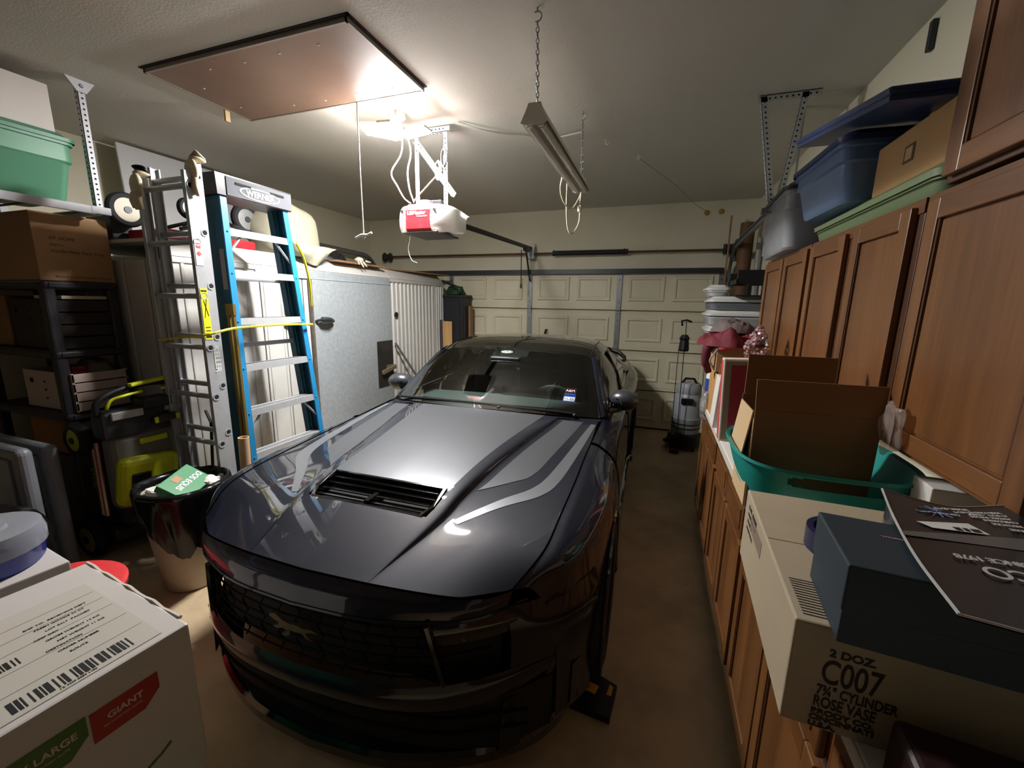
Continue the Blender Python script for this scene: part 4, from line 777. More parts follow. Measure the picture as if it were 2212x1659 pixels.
def wheel(c, r, w, parent, mh, hub, ax='X'):
    q = Matrix.Rotation(R(90), 4, 'Y') if ax == 'X' else Matrix.Rotation(R(90), 4, 'X')
    wt_ = ob('tire', MB().lathe([(r*.68, -w/2), (r*.9, -w/2), (r, -w*.25), (r, w*.25), (r*.9, w/2), (r*.68, w/2), (r*.68, -w/2)], c, 28, q), m_rubber, parent, True, 40)
    ob('wheel_disc', MB().lathe([(r*.69, -w*.42), (r*.2, -w*.5), (.001, -w*.5)], c, 24, q), mh, wt_, True, 50); ob('wheel_disc', MB().lathe([(r*.69, w*.42), (r*.2, w*.5), (.001, w*.5)], c, 24, q), mh, wt_, True, 50)
    ob('axle_cap', MB().lathe([(r*.2, -w*.62), (r*.2, w*.62)], c, 14, q, cap=(True, True)), hub, wt_)
m_whub = mat('wheel_cream', (206, 198, 178), .5); m_hubred = mat('hub_rust', (150, 70, 40), .5)
wheel((-3.45, 1.915, 2.24), .112, .045, t, m_whub, m_dark_steel); wheel((-3.28, 2.21, 2.30), .075, .04, t, m_whub, m_hubred)
wheel((-3.30, 2.67, 2.31), .12, .05, t, m_steel, m_dark_steel)
tag(ob('black_crate', MB().span((-3.95, 2.50, RZ), (-3.62, 2.74, RZ+.14), .01), m_black), 'low black box on shed roof beside wagon', 'box')
tag(ob('dark_bin', MB().span((-3.80, 1.86, RZ), (-3.53, 1.98, RZ+.19), .008), mat('bin_slate', (58, 62, 62), .5)), 'dark slatted bin at the near end of shed roof', 'bin')
t = thing('foam_board', 'large white foam board leaning on wall above shed', 'board', (-4.2, 2.85, RZ))
ob('sheet', MB().box((-4.28, 2.86, 2.50), (.02, .95, .82), Matrix.Rotation(R(-4), 4, 'Y'), .003), mat('foam_white', (222, 222, 222), .6), t)
# ---- extension ladder and step ladder
m_alu = mat('aluminium', (172, 174, 176), .4, .3, var=.06, vscale=20)
t = thing('extension_ladder', 'aluminium extension ladder standing against the shed corner', 'ladder', (-2.7, 1.82, 0))
def rung(z, x0, x1, y, parent):      # hollow rung, flared open ends through the rail webs
    ob('rung', MB().lathe([(.011, .03), (.014, -.006), (.021, -.007), (.021, .001), (.016, .004), (.016, x1-x0-.004), (.021, x1-x0-.001), (.021, x1-x0+.007), (.014, x1-x0+.006), (.011, x1-x0-.03)], (x0, y, z), 12, Matrix.Rotation(R(90), 4, 'Y')), m_alu, parent, True, 50)
    ob('rung_hole_dark', MB().tube([(x0-.0045, y, z), (x1+.0045, y, z)], .0132, 10), m_hole, parent)  # dark plug paints the shade inside the open rung ends
for (y, x0, x1, zt, dz) in ((1.735, -2.955, -2.54, 2.36, 0.), (1.797, -2.935, -2.56, 2.42, .06)):
    for x in (x0, x1):
        s_ = 1 if x == x1 else -1
        ob('side_rail', MB().span((x-.003, y-.026, .01), (x+.003, y+.026, zt)).span((x-.022*s_, y-.027, .01), (x, y-.021, zt)).span((x-.022*s_, y+.021, .01), (x, y+.027, zt)), m_alu, t)
    for k in range(8):
        z = .15+dz+k*.305
        if z < zt-.05: rung(z, x0, x1, y, t)
ob('warning_label', MB().span((-2.5365, 1.714, 1.42), (-2.5345, 1.756, 1.72)), mat('label_yellow', (226, 214, 30), .5), t)
ob('label_print', MB().span((-2.5344, 1.718, 1.70), (-2.5338, 1.752, 1.71)).span((-2.5344, 1.722, 1.49), (-2.5338, 1.75, 1.495)).span((-2.5344, 1.722, 1.47), (-2.5338, 1.75, 1.475)).tube([(-2.534, 1.725, 1.55), (-2.534, 1.745, 1.66)], .002, 4).tube([(-2.534, 1.728, 1.65), (-2.534, 1.748, 1.56)], .002, 4).span((-2.5344, 1.718, 1.43), (-2.5338, 1.752, 1.445)), m_ink, t)
ob('red_label', MB().span((-2.5365, 1.715, 1.85), (-2.5345, 1.755, 1.99)), mat('label_pale', (226, 214, 210), .5), t)
ob('red_print', MB().span((-2.5344, 1.722, 1.945), (-2.5338, 1.748, 1.975)).box((-2.534, 1.735, 1.915), (.0008, .022, .022), Matrix.Rotation(R(45), 4, 'X')), mat('print_red', (196, 80, 76), .5), t)
text('stamp', 'KELLER', .05, (-2.5340, 1.752, 1.38), (0, 0, -1), (0, 1, 0), m_white, t)
for (x, y, dz, fl, lab) in ((-2.94, 1.735, 2.365, 1, 'worn tan work glove with black cuff draped over left ladder rail'), (-2.55, 1.797, 2.425, -1, 'worn tan work glove draped over right ladder rail')):
    g = MB()                                  # flat palm folded over the rail end, five fingers hanging, cuff behind
    g.ell((x, y-.034, dz-.055), (.10, .042, .125), 12, 8, Matrix.Rotation(R(8*fl), 4, 'Y'), .05)
    g.ell((x, y+.004, dz+.012), (.080, .085, .035), 12, 8, None, .05)
    for k in range(4): g.tube([(x-.032+k*.021, y-.036, dz-.10), (x-.034+k*.023, y-.046, dz-.145), (x-.030+k*.022, y-.040, dz-.185-.010*(k % 2))], [.0145, .014, .010], 7)
    g.tube([(x+fl*.036, y-.036, dz-.05), (x+fl*.060, y-.046, dz-.09), (x+fl*.058, y-.042, dz-.125)], [.0125, .0115, .008], 7)
    gl = ob('work_glove', g, mat('glove_tan', (206, 194, 166), .85, var=.15, vscale=20), smooth=True); tag(gl, lab, 'glove')
    ob('cuff', MB().lathe([(.034, 0), (.040, .03), (.044, .06), (.038, .06), (.032, .0)], (x-.008*fl, y+.03, dz+.008), 14, Matrix.Rotation(R(52), 4, 'X') @ Matrix.Rotation(R(18*fl), 4, 'Y'), sx=1., sy=.4), m_black if fl > 0 else mat('cuff_grey', (168, 160, 146), .8), gl, True)
# step ladder: rails spread along Y, faces +X
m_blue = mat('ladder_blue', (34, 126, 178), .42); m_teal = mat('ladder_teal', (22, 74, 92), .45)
sl = thing('step_ladder', 'blue fibreglass step ladder with aluminium steps beside trash can', 'ladder', (-2.62, 2.3, 0))
def sx(z): return -2.50 - .045*z                 # leaning back
def ly(z): return 1.955 - .055*(1-z/2.4)
def ry(z): return 2.43 + .175*(2.4-z)/1.6*.62
def railbox(y0f, x0, x1, dy0, dy1, m, name, z0=0.0, z1=2.33):
    Vv = []
    for z in (z0, z1):
        for (a, b) in ((x0, dy0), (x1, dy0), (x1, dy1), (x0, dy1)): Vv.append((sx(z)+a, y0f(z)+b, z))
    return ob(name, MB().add(Vv, [(3, 2, 1, 0), (4, 5, 6, 7), (0, 1, 5, 4), (1, 2, 6, 5), (2, 3, 7, 6), (3, 0, 4, 7)]), m, sl)
for (yf, s) in ((ly, 1), (ry, -1)):
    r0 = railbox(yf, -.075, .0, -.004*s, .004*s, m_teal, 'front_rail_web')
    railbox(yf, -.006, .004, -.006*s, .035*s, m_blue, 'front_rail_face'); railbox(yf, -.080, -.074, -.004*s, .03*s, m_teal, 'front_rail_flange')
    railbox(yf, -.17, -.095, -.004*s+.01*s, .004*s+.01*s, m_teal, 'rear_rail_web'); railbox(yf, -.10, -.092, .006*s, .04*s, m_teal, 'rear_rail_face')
m_cap = mat('cap_grey', (84, 86, 90), .75, 0., spec=.2)
zt = 2.33; cp = ob('top_cap', MB().prism([(ly(zt)-.03, zt-.04), (ry(zt)+.03, zt-.04), (ry(zt)+.035, zt+.085), (ly(zt)-.035, zt+.085)], 'X', sx(zt)-.20, sx(zt)+.02), m_black, sl)
ob('cap_plate', MB().prism([(ly(zt)+.03, zt-.035), (ry(zt)+.028, zt-.035), (ry(zt)+.03, zt+.075), (ly(zt)+.03, zt+.075)], 'X', sx(zt)+.02, sx(zt)+.026), m_cap, cp)
for y in (ly(zt)+.14, ry(zt)-.09): ob('cap_slot', MB().box((sx(zt)+.028, y, zt+.045), (.004, .11, .016), None, .002), m_hole, cp)
ovl = [(sx(zt)+.029, (ly(zt)+ry(zt))/2+.02+.15*math.cos(a), zt+.01+.038*math.sin(a)) for a in np.linspace(0, 2*math.pi, 25)[:-1]]
ovi_ = [(p[0], (ly(zt)+ry(zt))/2+.02+(p[1]-(ly(zt)+ry(zt))/2-.02)*.93, zt+.01+(p[2]-zt-.01)*.82) for p in ovl]
ob('oval_logo', MB().add(ovl+ovi_, [(i, (i+1) % 24, 24+(i+1) % 24, 24+i) for i in range(24)]), m_wink, cp)
text('logo_text', 'WERNER', .052, (sx(zt)+.0285, (ly(zt)+ry(zt))/2+.02, zt-.008), (0, 1, 0), (0, 0, 1), m_wink, cp, 'CENTER', bold=.0012)
for z in (.32, .625, .93, 1.235, 1.54, 1.845, 2.10):
    a, b = ly(z), ry(z); so_ = ob('step', MB().prism([(sx(z)-.085, z-.002), (sx(z)+.0, z), (sx(z)+.004, z-.045), (sx(z)-.004, z-.045), (sx(z)-.008, z-.008), (sx(z)-.085, z-.010)], 'Y', a+.006, b-.006), m_alu, sl)
    ob('tread_groove', MB().span((sx(z)-.05, a+.01, z-.0012), (sx(z)-.046, b-.01, z+.0015)).span((sx(z)-.025, a+.01, z-.0012), (sx(z)-.021, b-.01, z+.0015)), m_dark_steel, so_)
    for y in (a+.015, b-.015): ob('rivet', MB().ell((sx(z)+.006, y, z-.022), (.012, .012, .012), 8, 6), m_blue, so_)
for z in (.93, 2.10):
    for (y, s) in ((ly(z), 1), (ry(z), -1)): ob('step_brace', MB().tube([(sx(z)-.02, y+.12*s, z-.04), (sx(z-.15)-.02, y+.012*s, z-.17)], .008, 5), m_alu, sl)
for z in (.45, .9, 1.35, 1.8): ob('rear_brace', MB().span((sx(z)-.15, ly(z)+.01, z-.015), (sx(z)-.13, ry(z)-.01, z+.015)), m_alu, sl)
ob('label_strip', MB().add([(sx(z)+dx, ly(z)-.0055, z) for z, dx in ((1.72, -.06), (1.72, -.02), (1.97, -.02), (1.97, -.06))], [(0, 1, 2, 3)]), mat('label_grey', (136, 128, 122), .6), sl)
ob('label_strip', MB().add([(sx(z)+dx, ly(z)-.0055, z) for z, dx in ((1.02, -.045), (1.02, -.01), (1.2, -.01), (1.2, -.045))], [(0, 1, 2, 3)]), mat('label_tan', (166, 142, 124), .6), sl)
text('rail_logo', 'WERNER', .04, (sx(.86)-.025, ly(.86)-.006, .86), (0, 0, -1), (1, 0, 0), mat('print_tan', (176, 160, 140), .6), sl)
tag(ob('brass_bars', MB().span((-2.585, 1.895, .6), (-2.562, 1.91, 1.60)).span((-2.548, 1.895, .6), (-2.525, 1.91, 1.60)).span((-2.59, 1.893, 1.56), (-2.52, 1.912, 1.63)), mat('brass', (138, 116, 60), .35, .5)), 'pair of brass coloured bars tied to the step ladder', 'bar')
tag(ob('yellow_strap', MB().tube([tuple(q) for q in crom([(-2.94, 1.70, 1.40), (-2.70, 1.69, 1.43), (-2.485, 1.695, 1.455), (-2.47, 1.86, 1.485), (-2.50, 2.2, 1.49), (-2.54, 2.52, 1.48), (-2.62, 2.58, 1.47)], 30)], .008, 6), mat('strap_yellow', (204, 200, 60), .6)), 'yellow rope tied around both ladders', 'rope')
tag(ob('yellow_cable', MB().tube([tuple(q) for q in crom([(-2.60, 2.50, 2.08), (-2.66, 2.62, 1.98), (-2.70, 2.70, 1.80), (-2.78, 2.78, 1.62)], 16)], .010, 6), mat('cord_yellow', (222, 206, 40), .5)), 'yellow extension cord hanging from khaki bag behind ladder', 'cord')
tag(ob('cardboard_tube', MB().lathe([(.031, 0), (.031, .80), (.026, .80), (.026, .70)], (-2.46, 1.80, 0), 16, Matrix.Rotation(R(2), 4, 'Y')), mat('tube_kraft', (196, 164, 124), .7), smooth=True, auto=40), 'kraft cardboard tube standing beside the trash can', 'tube')
# ---- shelf unit with crates
m_shelf = mat('shelf_black', (44, 42, 48), .45)
t = thing('shelf_unit', 'black plastic shelf unit under the overhead rack', 'shelf', (-3.95, 1.67, 0))
FX, FY0, FY1, FX0 = -3.5, 1.45, 1.835, -4.42
for z in (.06, .92, 1.325, 1.755):
    ob('shelf', MB().span((FX0, FY0, z-.055), (FX, FY1, z), .02, 3), m_shelf, t)
    ob('shelf_lip', MB().span((FX-.01, FY0+.03, z-.042), (FX+.006, FY1-.03, z-.012), .004).span((FX0+.03, FY0-.006, z-.042), (FX-.03, FY0+.01, z-.012), .004), m_shelf, t)
for (x, y) in ((FX-.04, FY0+.035), (FX-.04, FY1-.035), (FX0+.04, FY0+.035), (FX0+.04, FY1-.035)):
    ob('post', MB().span((x-.032, y-.03, 0), (x+.032, y+.03, 1.75), .012, 2), m_shelf, t)
def crate(lab, x0, x1, y0, y1, z0, z1, m, group=None):
    t = thing('slatted_crate', lab, 'crate', ((x0+x1)/2, (y0+y1)/2, z0), 0, group)
    n = 4; hh = (z1-z0)/n
    for k in range(n):
        for (a, b) in (((x1-.012, y0, z0+k*hh+.004), (x1, y1, z0+(k+1)*hh-.004)), ((x0, y0, z0+k*hh+.004), (x0+.012, y1, z0+(k+1)*hh-.004))): ob('slat', MB().span(a, b, .002), m, t)
    for y in (y0, y1-.014):
        e = ob('end_board', MB().span((x0, y, z0), (x1, y+.014, z1), .002), m, t)
    ob('hand_hole', MB().span(((x0+x1)/2+.10, y0-.001, z1-.085), ((x0+x1)/2+.20, y0+.001, z1-.055)).span(((x0+x1)/2-.20, y0-.001, z1-.085), ((x0+x1)/2-.16, y0+.001, z1-.055)), m_hole, t)
    for k in range(3): ob('nail', MB().box(((x0+x1)/2-.03, y0-.001, z1-.07-k*.055), (.02, .002, .012)), m_hole, t)
    ob('crate_floor', MB().span((x0+.01, y0+.01, z0), (x1-.01, y1-.01, z0+.012)), m, t); return t
m_cw = mat('crate_whitewash', (196, 178, 166), .6, var=.05, vscale=14); m_cd = mat('crate_walnut_shaded', (36, 29, 25), .55, var=.25, vscale=8)  # walnut tone darkened further for the shadow the crate stands in
crate('whitewashed slatted crate on lower shelf of black unit', -4.05, -3.49, 1.50, 1.80, .925, 1.175, m_cw)
crate('dark wood slatted crate, shade added to its colour, on middle shelf of black unit', -4.05, -3.52, 1.50, 1.80, 1.33, 1.64, m_cd)
tag(ob('red_jar', MB().lathe([(.05, 0), (.055, .06), (.05, .12), (.035, .15), (.04, .16), (.04, .18)], (-3.60, 1.60, 1.03), 16, cap=(True, True)), mat('jar_red', (150, 24, 60), .3), smooth=True, auto=50), 'dark red jar poking out of whitewashed crate', 'jar')
blob('cloth_bundle', 'grey cloth bundle inside the whitewashed crate', 'cloth', (-3.66, 1.70, 1.15), (.22, .16, .2), mat('cloth_grey', (120, 116, 108), .9), .08, 4)
tag(ob('papers', MB().box((-3.64, 1.65, 1.655), (.24, .26, .02), R(6)), mat('paper', (200, 190, 170), .7)), 'flat stack of papers on the dark crate', 'papers')
tag(ob('small_carton', MB().span((-4.35, 1.50, 1.33), (-4.08, 1.80, 1.66), .004), m_card_d), 'small brown carton on middle shelf behind dark crate', 'box')
t, M = carton('moving_carton', 'plain brown moving carton on top of black shelf', (-3.78, 1.645, 1.955), (.52, .37, .40), m_card)
for k, (s, sz, z) in enumerate((('AT HOME', .028, 2.0), ('Ship To:', .02, 1.965), ('Handle With Care  Only', .026, 1.925), ('Store in a cool dry place Keep flat', .02, 1.775))): text('print', s, sz, (-3.5185, 1.53, z), (0, 1, 0), (0, 0, 1), mat('print_brown', (84, 62, 44), .7), t)
tag(ob('side_carton', MB().span((-4.42, 1.47, 1.757), (-4.06, 1.83, 2.10), .004), m_card_d), 'darker brown carton at far end of black shelf top', 'box')

tag(ob('white_hook', MB().tube([(-2.80+.05*math.cos(a), 1.90, .86+.05*math.sin(a)) for a in np.linspace(-1.4, 2.2, 14)], .007, 6), m_white), 'white plastic hook loop behind the ladder rungs', 'hook')
tag(ob('wall_bracket', MB().box((XR-.012, 2.52, 2.83), (.02, .03, .12), None, .004), m_dark_steel), 'small dark bracket high on the right wall', 'bracket')
# ================================================================== right side: cabinets
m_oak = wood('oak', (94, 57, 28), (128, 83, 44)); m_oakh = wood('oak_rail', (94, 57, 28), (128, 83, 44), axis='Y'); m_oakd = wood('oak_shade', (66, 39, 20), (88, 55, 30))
def cab_door(parent, name, x, y0, y1, z0, z1, fw=.058, dt=.019):
    d = ob(name, MB().span((x-.007, y0+.002, z0+.002), (x, y1-.002, z1-.002)), m_oak, parent)      # door slab with stiles, rails and field
    for (a, b) in ((y0, y0+fw), (y1-fw, y1)): ob('stile', MB().span((x-dt, a, z0), (x, b, z1), .003), m_oak, d)
    ob('rail', MB().span((x-dt, y0+fw, z0), (x, y1-fw, z0+fw), .003), m_oakh, d); ob('rail', MB().span((x-dt, y0+fw, z1-fw), (x, y1-fw, z1), .003), m_oakh, d)
    for (a, b) in ((y0+fw, y0+fw+.008), (y1-fw-.008, y1-fw)): ob('bead', MB().span((x-dt+.004, a, z0+fw), (x-.004, b, z1-fw)), m_oakd, d)
    ob('field', MB().span((x-.011, y0+fw+.012, z0+fw+.004), (x-.006, y1-fw-.012, z1-fw-.004), .003), m_oak, d); return d
BX = .405     # front of base boxes
bl = ['oak base cabinet at the garage door end of the counter', 'oak base cabinet second from the garage door end', 'oak base cabinet below the teal tub', 'oak base cabinet nearest the viewer below vase carton']
for i, (y0, y1) in enumerate(((2.63, 3.47), (1.75, 2.61), (.87, 1.73), (-.03, .85))):
    t = thing('base_cabinet', bl[i], 'cabinet', ((BX+XR)/2, (y0+y1)/2, 0), 0, 'oak base cabinets')
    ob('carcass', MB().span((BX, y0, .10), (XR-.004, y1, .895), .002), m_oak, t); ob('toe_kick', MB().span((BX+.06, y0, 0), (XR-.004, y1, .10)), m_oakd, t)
    w_ = (y1-y0-.05)/2
    for k in (0, 1):
        a = y0+.018+k*(w_+.014)
        cab_door(t, 'door', BX, a, a+w_, .12, .70)
        dr = ob('drawer', MB().span((BX-.019, a, .722), (BX, a+w_, .872), .005), m_oakh, t); ob('drawer_field', MB().span((BX-.023, a+.035, .752), (BX-.018, a+w_-.035, .842), .004), m_oakh, dr)
t = thing('countertop', 'white laminate countertop along the oak base cabinets', 'countertop', (.70, 1.7, .895))
ob('slab', MB().span((.375, -.04, .897), (XR-.004, 3.49, .932), .004), mat('laminate_white', (226, 222, 212), .4), t)
ob('edge_strip', MB().span((.372, -.04, .899), (.376, 3.49, .930)), mat('laminate_edge', (206, 200, 188), .4), t)
UX = .692
ul = ['oak wall cabinet at the garage door end of counter', 'oak wall cabinet between two others behind open carton', 'oak wall cabinet nearest the viewer with wide doors']
for i, (y0, y1, ds) in enumerate(((2.50, 3.40, ((2.515, 2.925), (2.955, 3.385))), (1.56, 2.49, ((1.595, 1.985), (2.06, 2.465))), (.50, 1.545, ((.53, .985), (1.0, 1.515))))):
    t = thing('wall_cabinet', ul[i], 'cabinet', ((UX+XR)/2, (y0+y1)/2, 1.258), 0, 'oak wall cabinets above the counter')
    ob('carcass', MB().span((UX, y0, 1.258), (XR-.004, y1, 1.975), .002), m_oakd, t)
    for (a, b) in ((1.935, 1.975), (1.258, 1.29)): ob('face_frame', MB().span((UX-.004, y0, a), (UX+.001, y1, b)), m_oakh, t)
    for (a, b) in ds: cab_door(t, 'door', UX, a, b, 1.272, 1.955, .055)
    if i == 0: ob('latch', MB().box((UX-.026, 3.36, 1.40), (.012, .03, .075), None, .004), mat('bronze', (60, 44, 30), .4, .6), t)
t = thing('stacked_cabinet', 'oak cabinet stacked on top reaching toward the ceiling', 'cabinet', (.85, .95, 1.98))
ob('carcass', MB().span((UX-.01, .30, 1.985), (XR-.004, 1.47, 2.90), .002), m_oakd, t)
cab_door(t, 'door', UX-.011, .90, 1.455, 2.0, 2.885, .06); cab_door(t, 'door', UX-.011, .32, .885, 2.0, 2.885, .06)
# ---- things on top of the tall cabinets
TZ = 1.977
m_bgreen = mat('bin_green', (116, 134, 96), .45)
tote('long_bin', 'flat green lidded bin on tall cabinets under cardboard box', .70, 1.0, 1.53, 2.55, TZ, TZ+.10, m_bgreen, mat('bin_green_lid', (128, 146, 106), .45), taper=.012, rim=.02)
t, M = carton('small_carton', 'tan cardboard carton with printed mark on green bin', (.86, 1.82, TZ+.185), (.26, .44, .17), mat('carton_tan', (192, 152, 102), .7, var=.05))
ob('printed_mark', MB().span((.7285, 1.78, TZ+.16), (.7295, 1.84, TZ+.215)), mat('print_ink', (96, 70, 60), .7), t); ob('mark_window', MB().span((.7275, 1.79, TZ+.168), (.7286, 1.83, TZ+.207)), mat('carton_pale', (200, 166, 122), .7), t)
tag(ob('yellow_box_edge', MB().span((.80, 1.72, TZ+.271), (.95, 1.90, TZ+.33), .004), mat('mustard', (196, 150, 60), .6)), 'mustard box peeking above blue tote lid', 'box')
m_btote = plastic_clear('tote_blue_clear', (120, 148, 190), .85, .22); m_blid = mat('lid_navy', (52, 66, 110), .4)
tote('storage_tote', 'large translucent blue tote tilted over the wall cabinets', .60, 1.0, 2.06, 2.60, TZ+.105, TZ+.365, m_btote, m_blid, taper=.045, rot=R(3))
tote('storage_bin', 'clear bin with dark lid and blue contents at cabinet end', .59, .98, 2.66, 3.34, TZ, TZ+.345, plastic_clear('bin_clear', (206, 208, 214), .5, .2), mat('lid_charcoal', (48, 50, 60), .4), taper=.03, rot=R(-2))
blob('blue_bundle', 'shiny blue plastic bundle inside the clear bin', 'bundle', (.78, 2.86, TZ+.15), (.29, .34, .25), mat('plastic_blue', (34, 58, 128), .25), .04, 2)
t = thing('loose_lid', 'large blue tote lid resting across blue tote and carton', 'lid', (.80, 1.98, TZ+.44))
lm = MB().box((0, 0, 0), (.40, .98, .022), None, .009).box((0, 0, .012), (.33, .90, .012), None, .005).box((0, 0, -.018), (.385, .965, .018), None, .004)
ob('lid_panel', lm.xf(Matrix.Translation((.77, 2.08, TZ+.395)) @ Matrix.Rotation(R(11), 4, 'X')), mat('lid_blue', (52, 68, 112), .35), t)
# ---- counter items, near to far
m_vase = mat('carton_buff', (172, 156, 130), .7, var=.05, vscale=5)
CZ = .932
cr_ = R(-2.5); ct, CMx = carton('vase_carton', 'long buff carton printed C007 rose vase on counter edge', (.535, 1.013, CZ+.102), (.52, .55, .204), m_vase, cr_)
def on(M, p): return M @ Vector(p)
def face_text(name, s, size, M, p, xd, yd, m, parent, **k): return text(name, s, size, M @ Vector(p), M.to_3x3() @ Vector(xd), M.to_3x3() @ Vector(yd), m, parent, **k)
m_pr = mat('carton_print', (44, 34, 28), .75); yf_ = -.2756
for (s, sz, dx, dz, kx) in (('2 DOZ.', .020, -.205, .048, 1.), ('C007', .066, -.212, -.005, .58), ('7\u00be" CYLINDER', .027, -.214, -.030, .62), ('ROSE VASE', .030, -.216, -.055, .60), ('BRODY CO.', .0145, -.217, -.070, 1.15), ('CINCINNATI', .0145, -.218, -.0835, 1.1), ('U.S.A.', .0135, -.218, -.0965, 1.2)):
    face_text('print', s, sz, CMx, (dx, yf_, dz), (1, 0, 0), (0, 0, 1), m_pr, ct, sx=kx, bold=.0006)
for k, (s, sz) in enumerate((('GLASS - FRAGILE', .016), ('HANDLE WITH CARE', .012), ('THIS SIDE UP', .012), ('DO NOT STACK', .012))): face_text('side_print', s, sz, CMx, (-.2605, .22, .07-k*.02), (0, -1, 0), (0, 0, 1), m_pr, ct)
ob('side_panel_mark', MB().box((-.2603, .10, .05), (.001, .15, .04)).xf(CMx), mat('print_taupe', (132, 116, 98), .7), ct)
for k in range(14): ob('print_line', MB().box((-.16, -.255+k*.008, .1026), (.17, .0016, .0006)).xf(CMx), m_pr, ct)
ob('corner_mark', MB().box((-.1, .03, .1026), (.002, .07, .0006)).box((-.065, .065, .1026), (.07, .002, .0006)).xf(CMx), m_pr, ct)
tag(ob('tape_roll', MB().lathe([(.062, 0), (.075, 0), (.075, .045), (.062, .045), (.062, 0)], (.425, 1.015, CZ+.206), 32), mat('tape_blue', (30, 36, 70), .35), smooth=True, auto=40), 'roll of dark blue tape lying on vase carton', 'tape')
nb = thing('gift_box', 'dark teal blue gift box on top of vase carton', 'box', (.489, .788, CZ+.205), R(-5)); NM = ROOTM[nb.name]
m_navy = mat('box_navy', (34, 47, 56), .6)
ob('body', MB().box((0, 0, .06), (.346, .181, .12), None, .002).xf(NM), m_navy, nb); ob('lid', MB().box((0, 0, .098), (.352, .187, .080), None, .003).xf(NM), m_navy, nb)
text('foil_text', 'AUTHENTIC HANDCRAFTED', .007, NM @ Vector((-.10, .03, .1385)), NM.to_3x3() @ Vector((1, 0, 0)), NM.to_3x3() @ Vector((0, 1, 0)), mat('foil_rose', (190, 150, 140), .4), nb)
# printed poly mailer lying across the box
t = thing('printed_bag', 'black printed plastic bag with clear edges across gift box', 'bag', (.60, .85, CZ+.335))
A = surf([[(.385, .615, 1.287), (.50, .605, 1.283), (.645, .61, 1.282)], [(.405, .75, 1.285), (.53, .75, 1.286), (.655, .76, 1.285)], [(.44, .90, 1.284), (.55, .91, 1.286), (.664, .915, 1.288)], [(.470, 1.02, 1.292), (.57, 1.005, 1.279), (.668, 1.03, 1.286)]], 24, 18)
ob('sheet', MB().grid(A), mat('bag_black', (30, 29, 31), .28), t, True); ob('back_sheet', MB().grid(A-np.array([0, 0, .004])), m_gloss, t, True)
ob('clear_hem', MB().tube([tuple(A[0, j]) for j in range(18)], .0022, 5), mat('hem_clear', (190, 188, 184), .3), t)
for j in (0, -1): ob('clear_hem', MB().tube([tuple(A[i, j]) for i in range(24)], .0018, 5), mat('hem_clear', (190, 188, 184), .3), t)
def bagp(u, v, up=.0025):
    i, j = u*23, v*17; i0, j0 = min(int(i), 22), min(int(j), 16); s_, r2_ = i-i0, j-j0
    p = (A[i0, j0]*(1-s_)*(1-r2_)+A[i0+1, j0]*s_*(1-r2_)+A[i0, j0+1]*(1-s_)*r2_+A[i0+1, j0+1]*s_*r2_); return Vector(p)+Vector((0, 0, up))
def bag_text(s, size, u, v, m, kx=1.):
    p = bagp(u, v, .0032); x = bagp(u-.03, v)-bagp(u+.03, v); y = bagp(u, v-.03)-bagp(u, v+.03); return text('bag_print', s, size, p, x, y, m, t, bold=.0004, sx=kx)
m_pw = mat('bag_print_white', (196, 194, 190), .5)
bag_text('CO', .040, .52, .34, m_pw, 1.0); bag_text('SINCE 1978', .018, .56, .40, m_pw, 1.0); bag_text('BOISE, ID USA', .012, .62, .93, m_pw, .9)
for k in range(6): bag_text(('THIS BAG IS NOT', 'A TOY - KEEP', 'AWAY FROM', 'CHILDREN', 'RECYCLE', 'REUSE')[k], .010, .85+.01*(k % 2), .88-k*.045, m_pw)
q = MB(); q.add([bagp(.22, .585), bagp(.56, .575), bagp(.50, .665), bagp(.14, .635)], [(0, 1, 2, 3)]); ob('address_label', q, m_white, t); bag_text('||||| ||| ||||', .010, .52, .60, m_ink)
q = MB(); q.add([bagp(.0, .50, .0022), bagp(.97, .49, .0022), bagp(.97, .60, .0022), bagp(.0, .535, .0022)], [(0, 1, 2, 3)]); ob('clear_band', q, mat('band_grey', (92, 90, 88), .3), t)
lg = MB()
for k in range(14):
    a = k*math.pi/7; lg.tube([bagp(.36+.02*math.cos(a), .79+.012*math.sin(a), .003), bagp(.36+.16*math.cos(a+.25), .79+.085*math.sin(a+.25), .003)], .0009, 4)
ob('burst_logo', lg, mat('logo_blue', (110, 130, 170), .5), t); bag_text('LEATHERWORK', .010, .50, .785, m_pw, .9)
tag(ob('white_box', MB().box((.86, 1.33, CZ+.141), (.32, .10, .28), R(-4), .004), m_wcard), 'white carton standing behind the printed plastic bag', 'box')
tag(ob('glass_jar', MB().lathe([(.04, CZ+.206), (.05, CZ+.22), (.05, CZ+.30), (.04, CZ+.31), (.035, CZ+.31), (.045, CZ+.30), (.045, CZ+.22)], (.56, 1.07, 0), 18), mat('jar_grey', (60, 58, 58), .15, coat=.5), smooth=True, auto=50), 'small dark glass jar behind the gift box', 'jar')
# bottom right: dark books / bag below the carton
t = thing('snack_pack', 'dark maroon package with white barcode panel before the carton', 'package', (.50, .62, CZ))
ob('sleeve', MB().box((.555, .635, CZ+.055), (.34, .10, .11), R(-6), .012, 3), mat('pack_maroon', (44, 18, 20), .5), t)
ob('window_label', MB().box((.46, .5795, CZ+.075), (.09, .002, .045), R(-6), .0), mat('pack_grey', (96, 88, 84), .5), t)
ob('barcode_panel', MB().box((.49, .575, CZ+.025), (.16, .002, .035), R(-6)), m_wink, t)
for k in range(12): ob('barcode_bar', MB().box((.44+k*.009, .5745-k*.001, CZ+.022), (.004, .003, .028), R(-6)), m_ink, t)
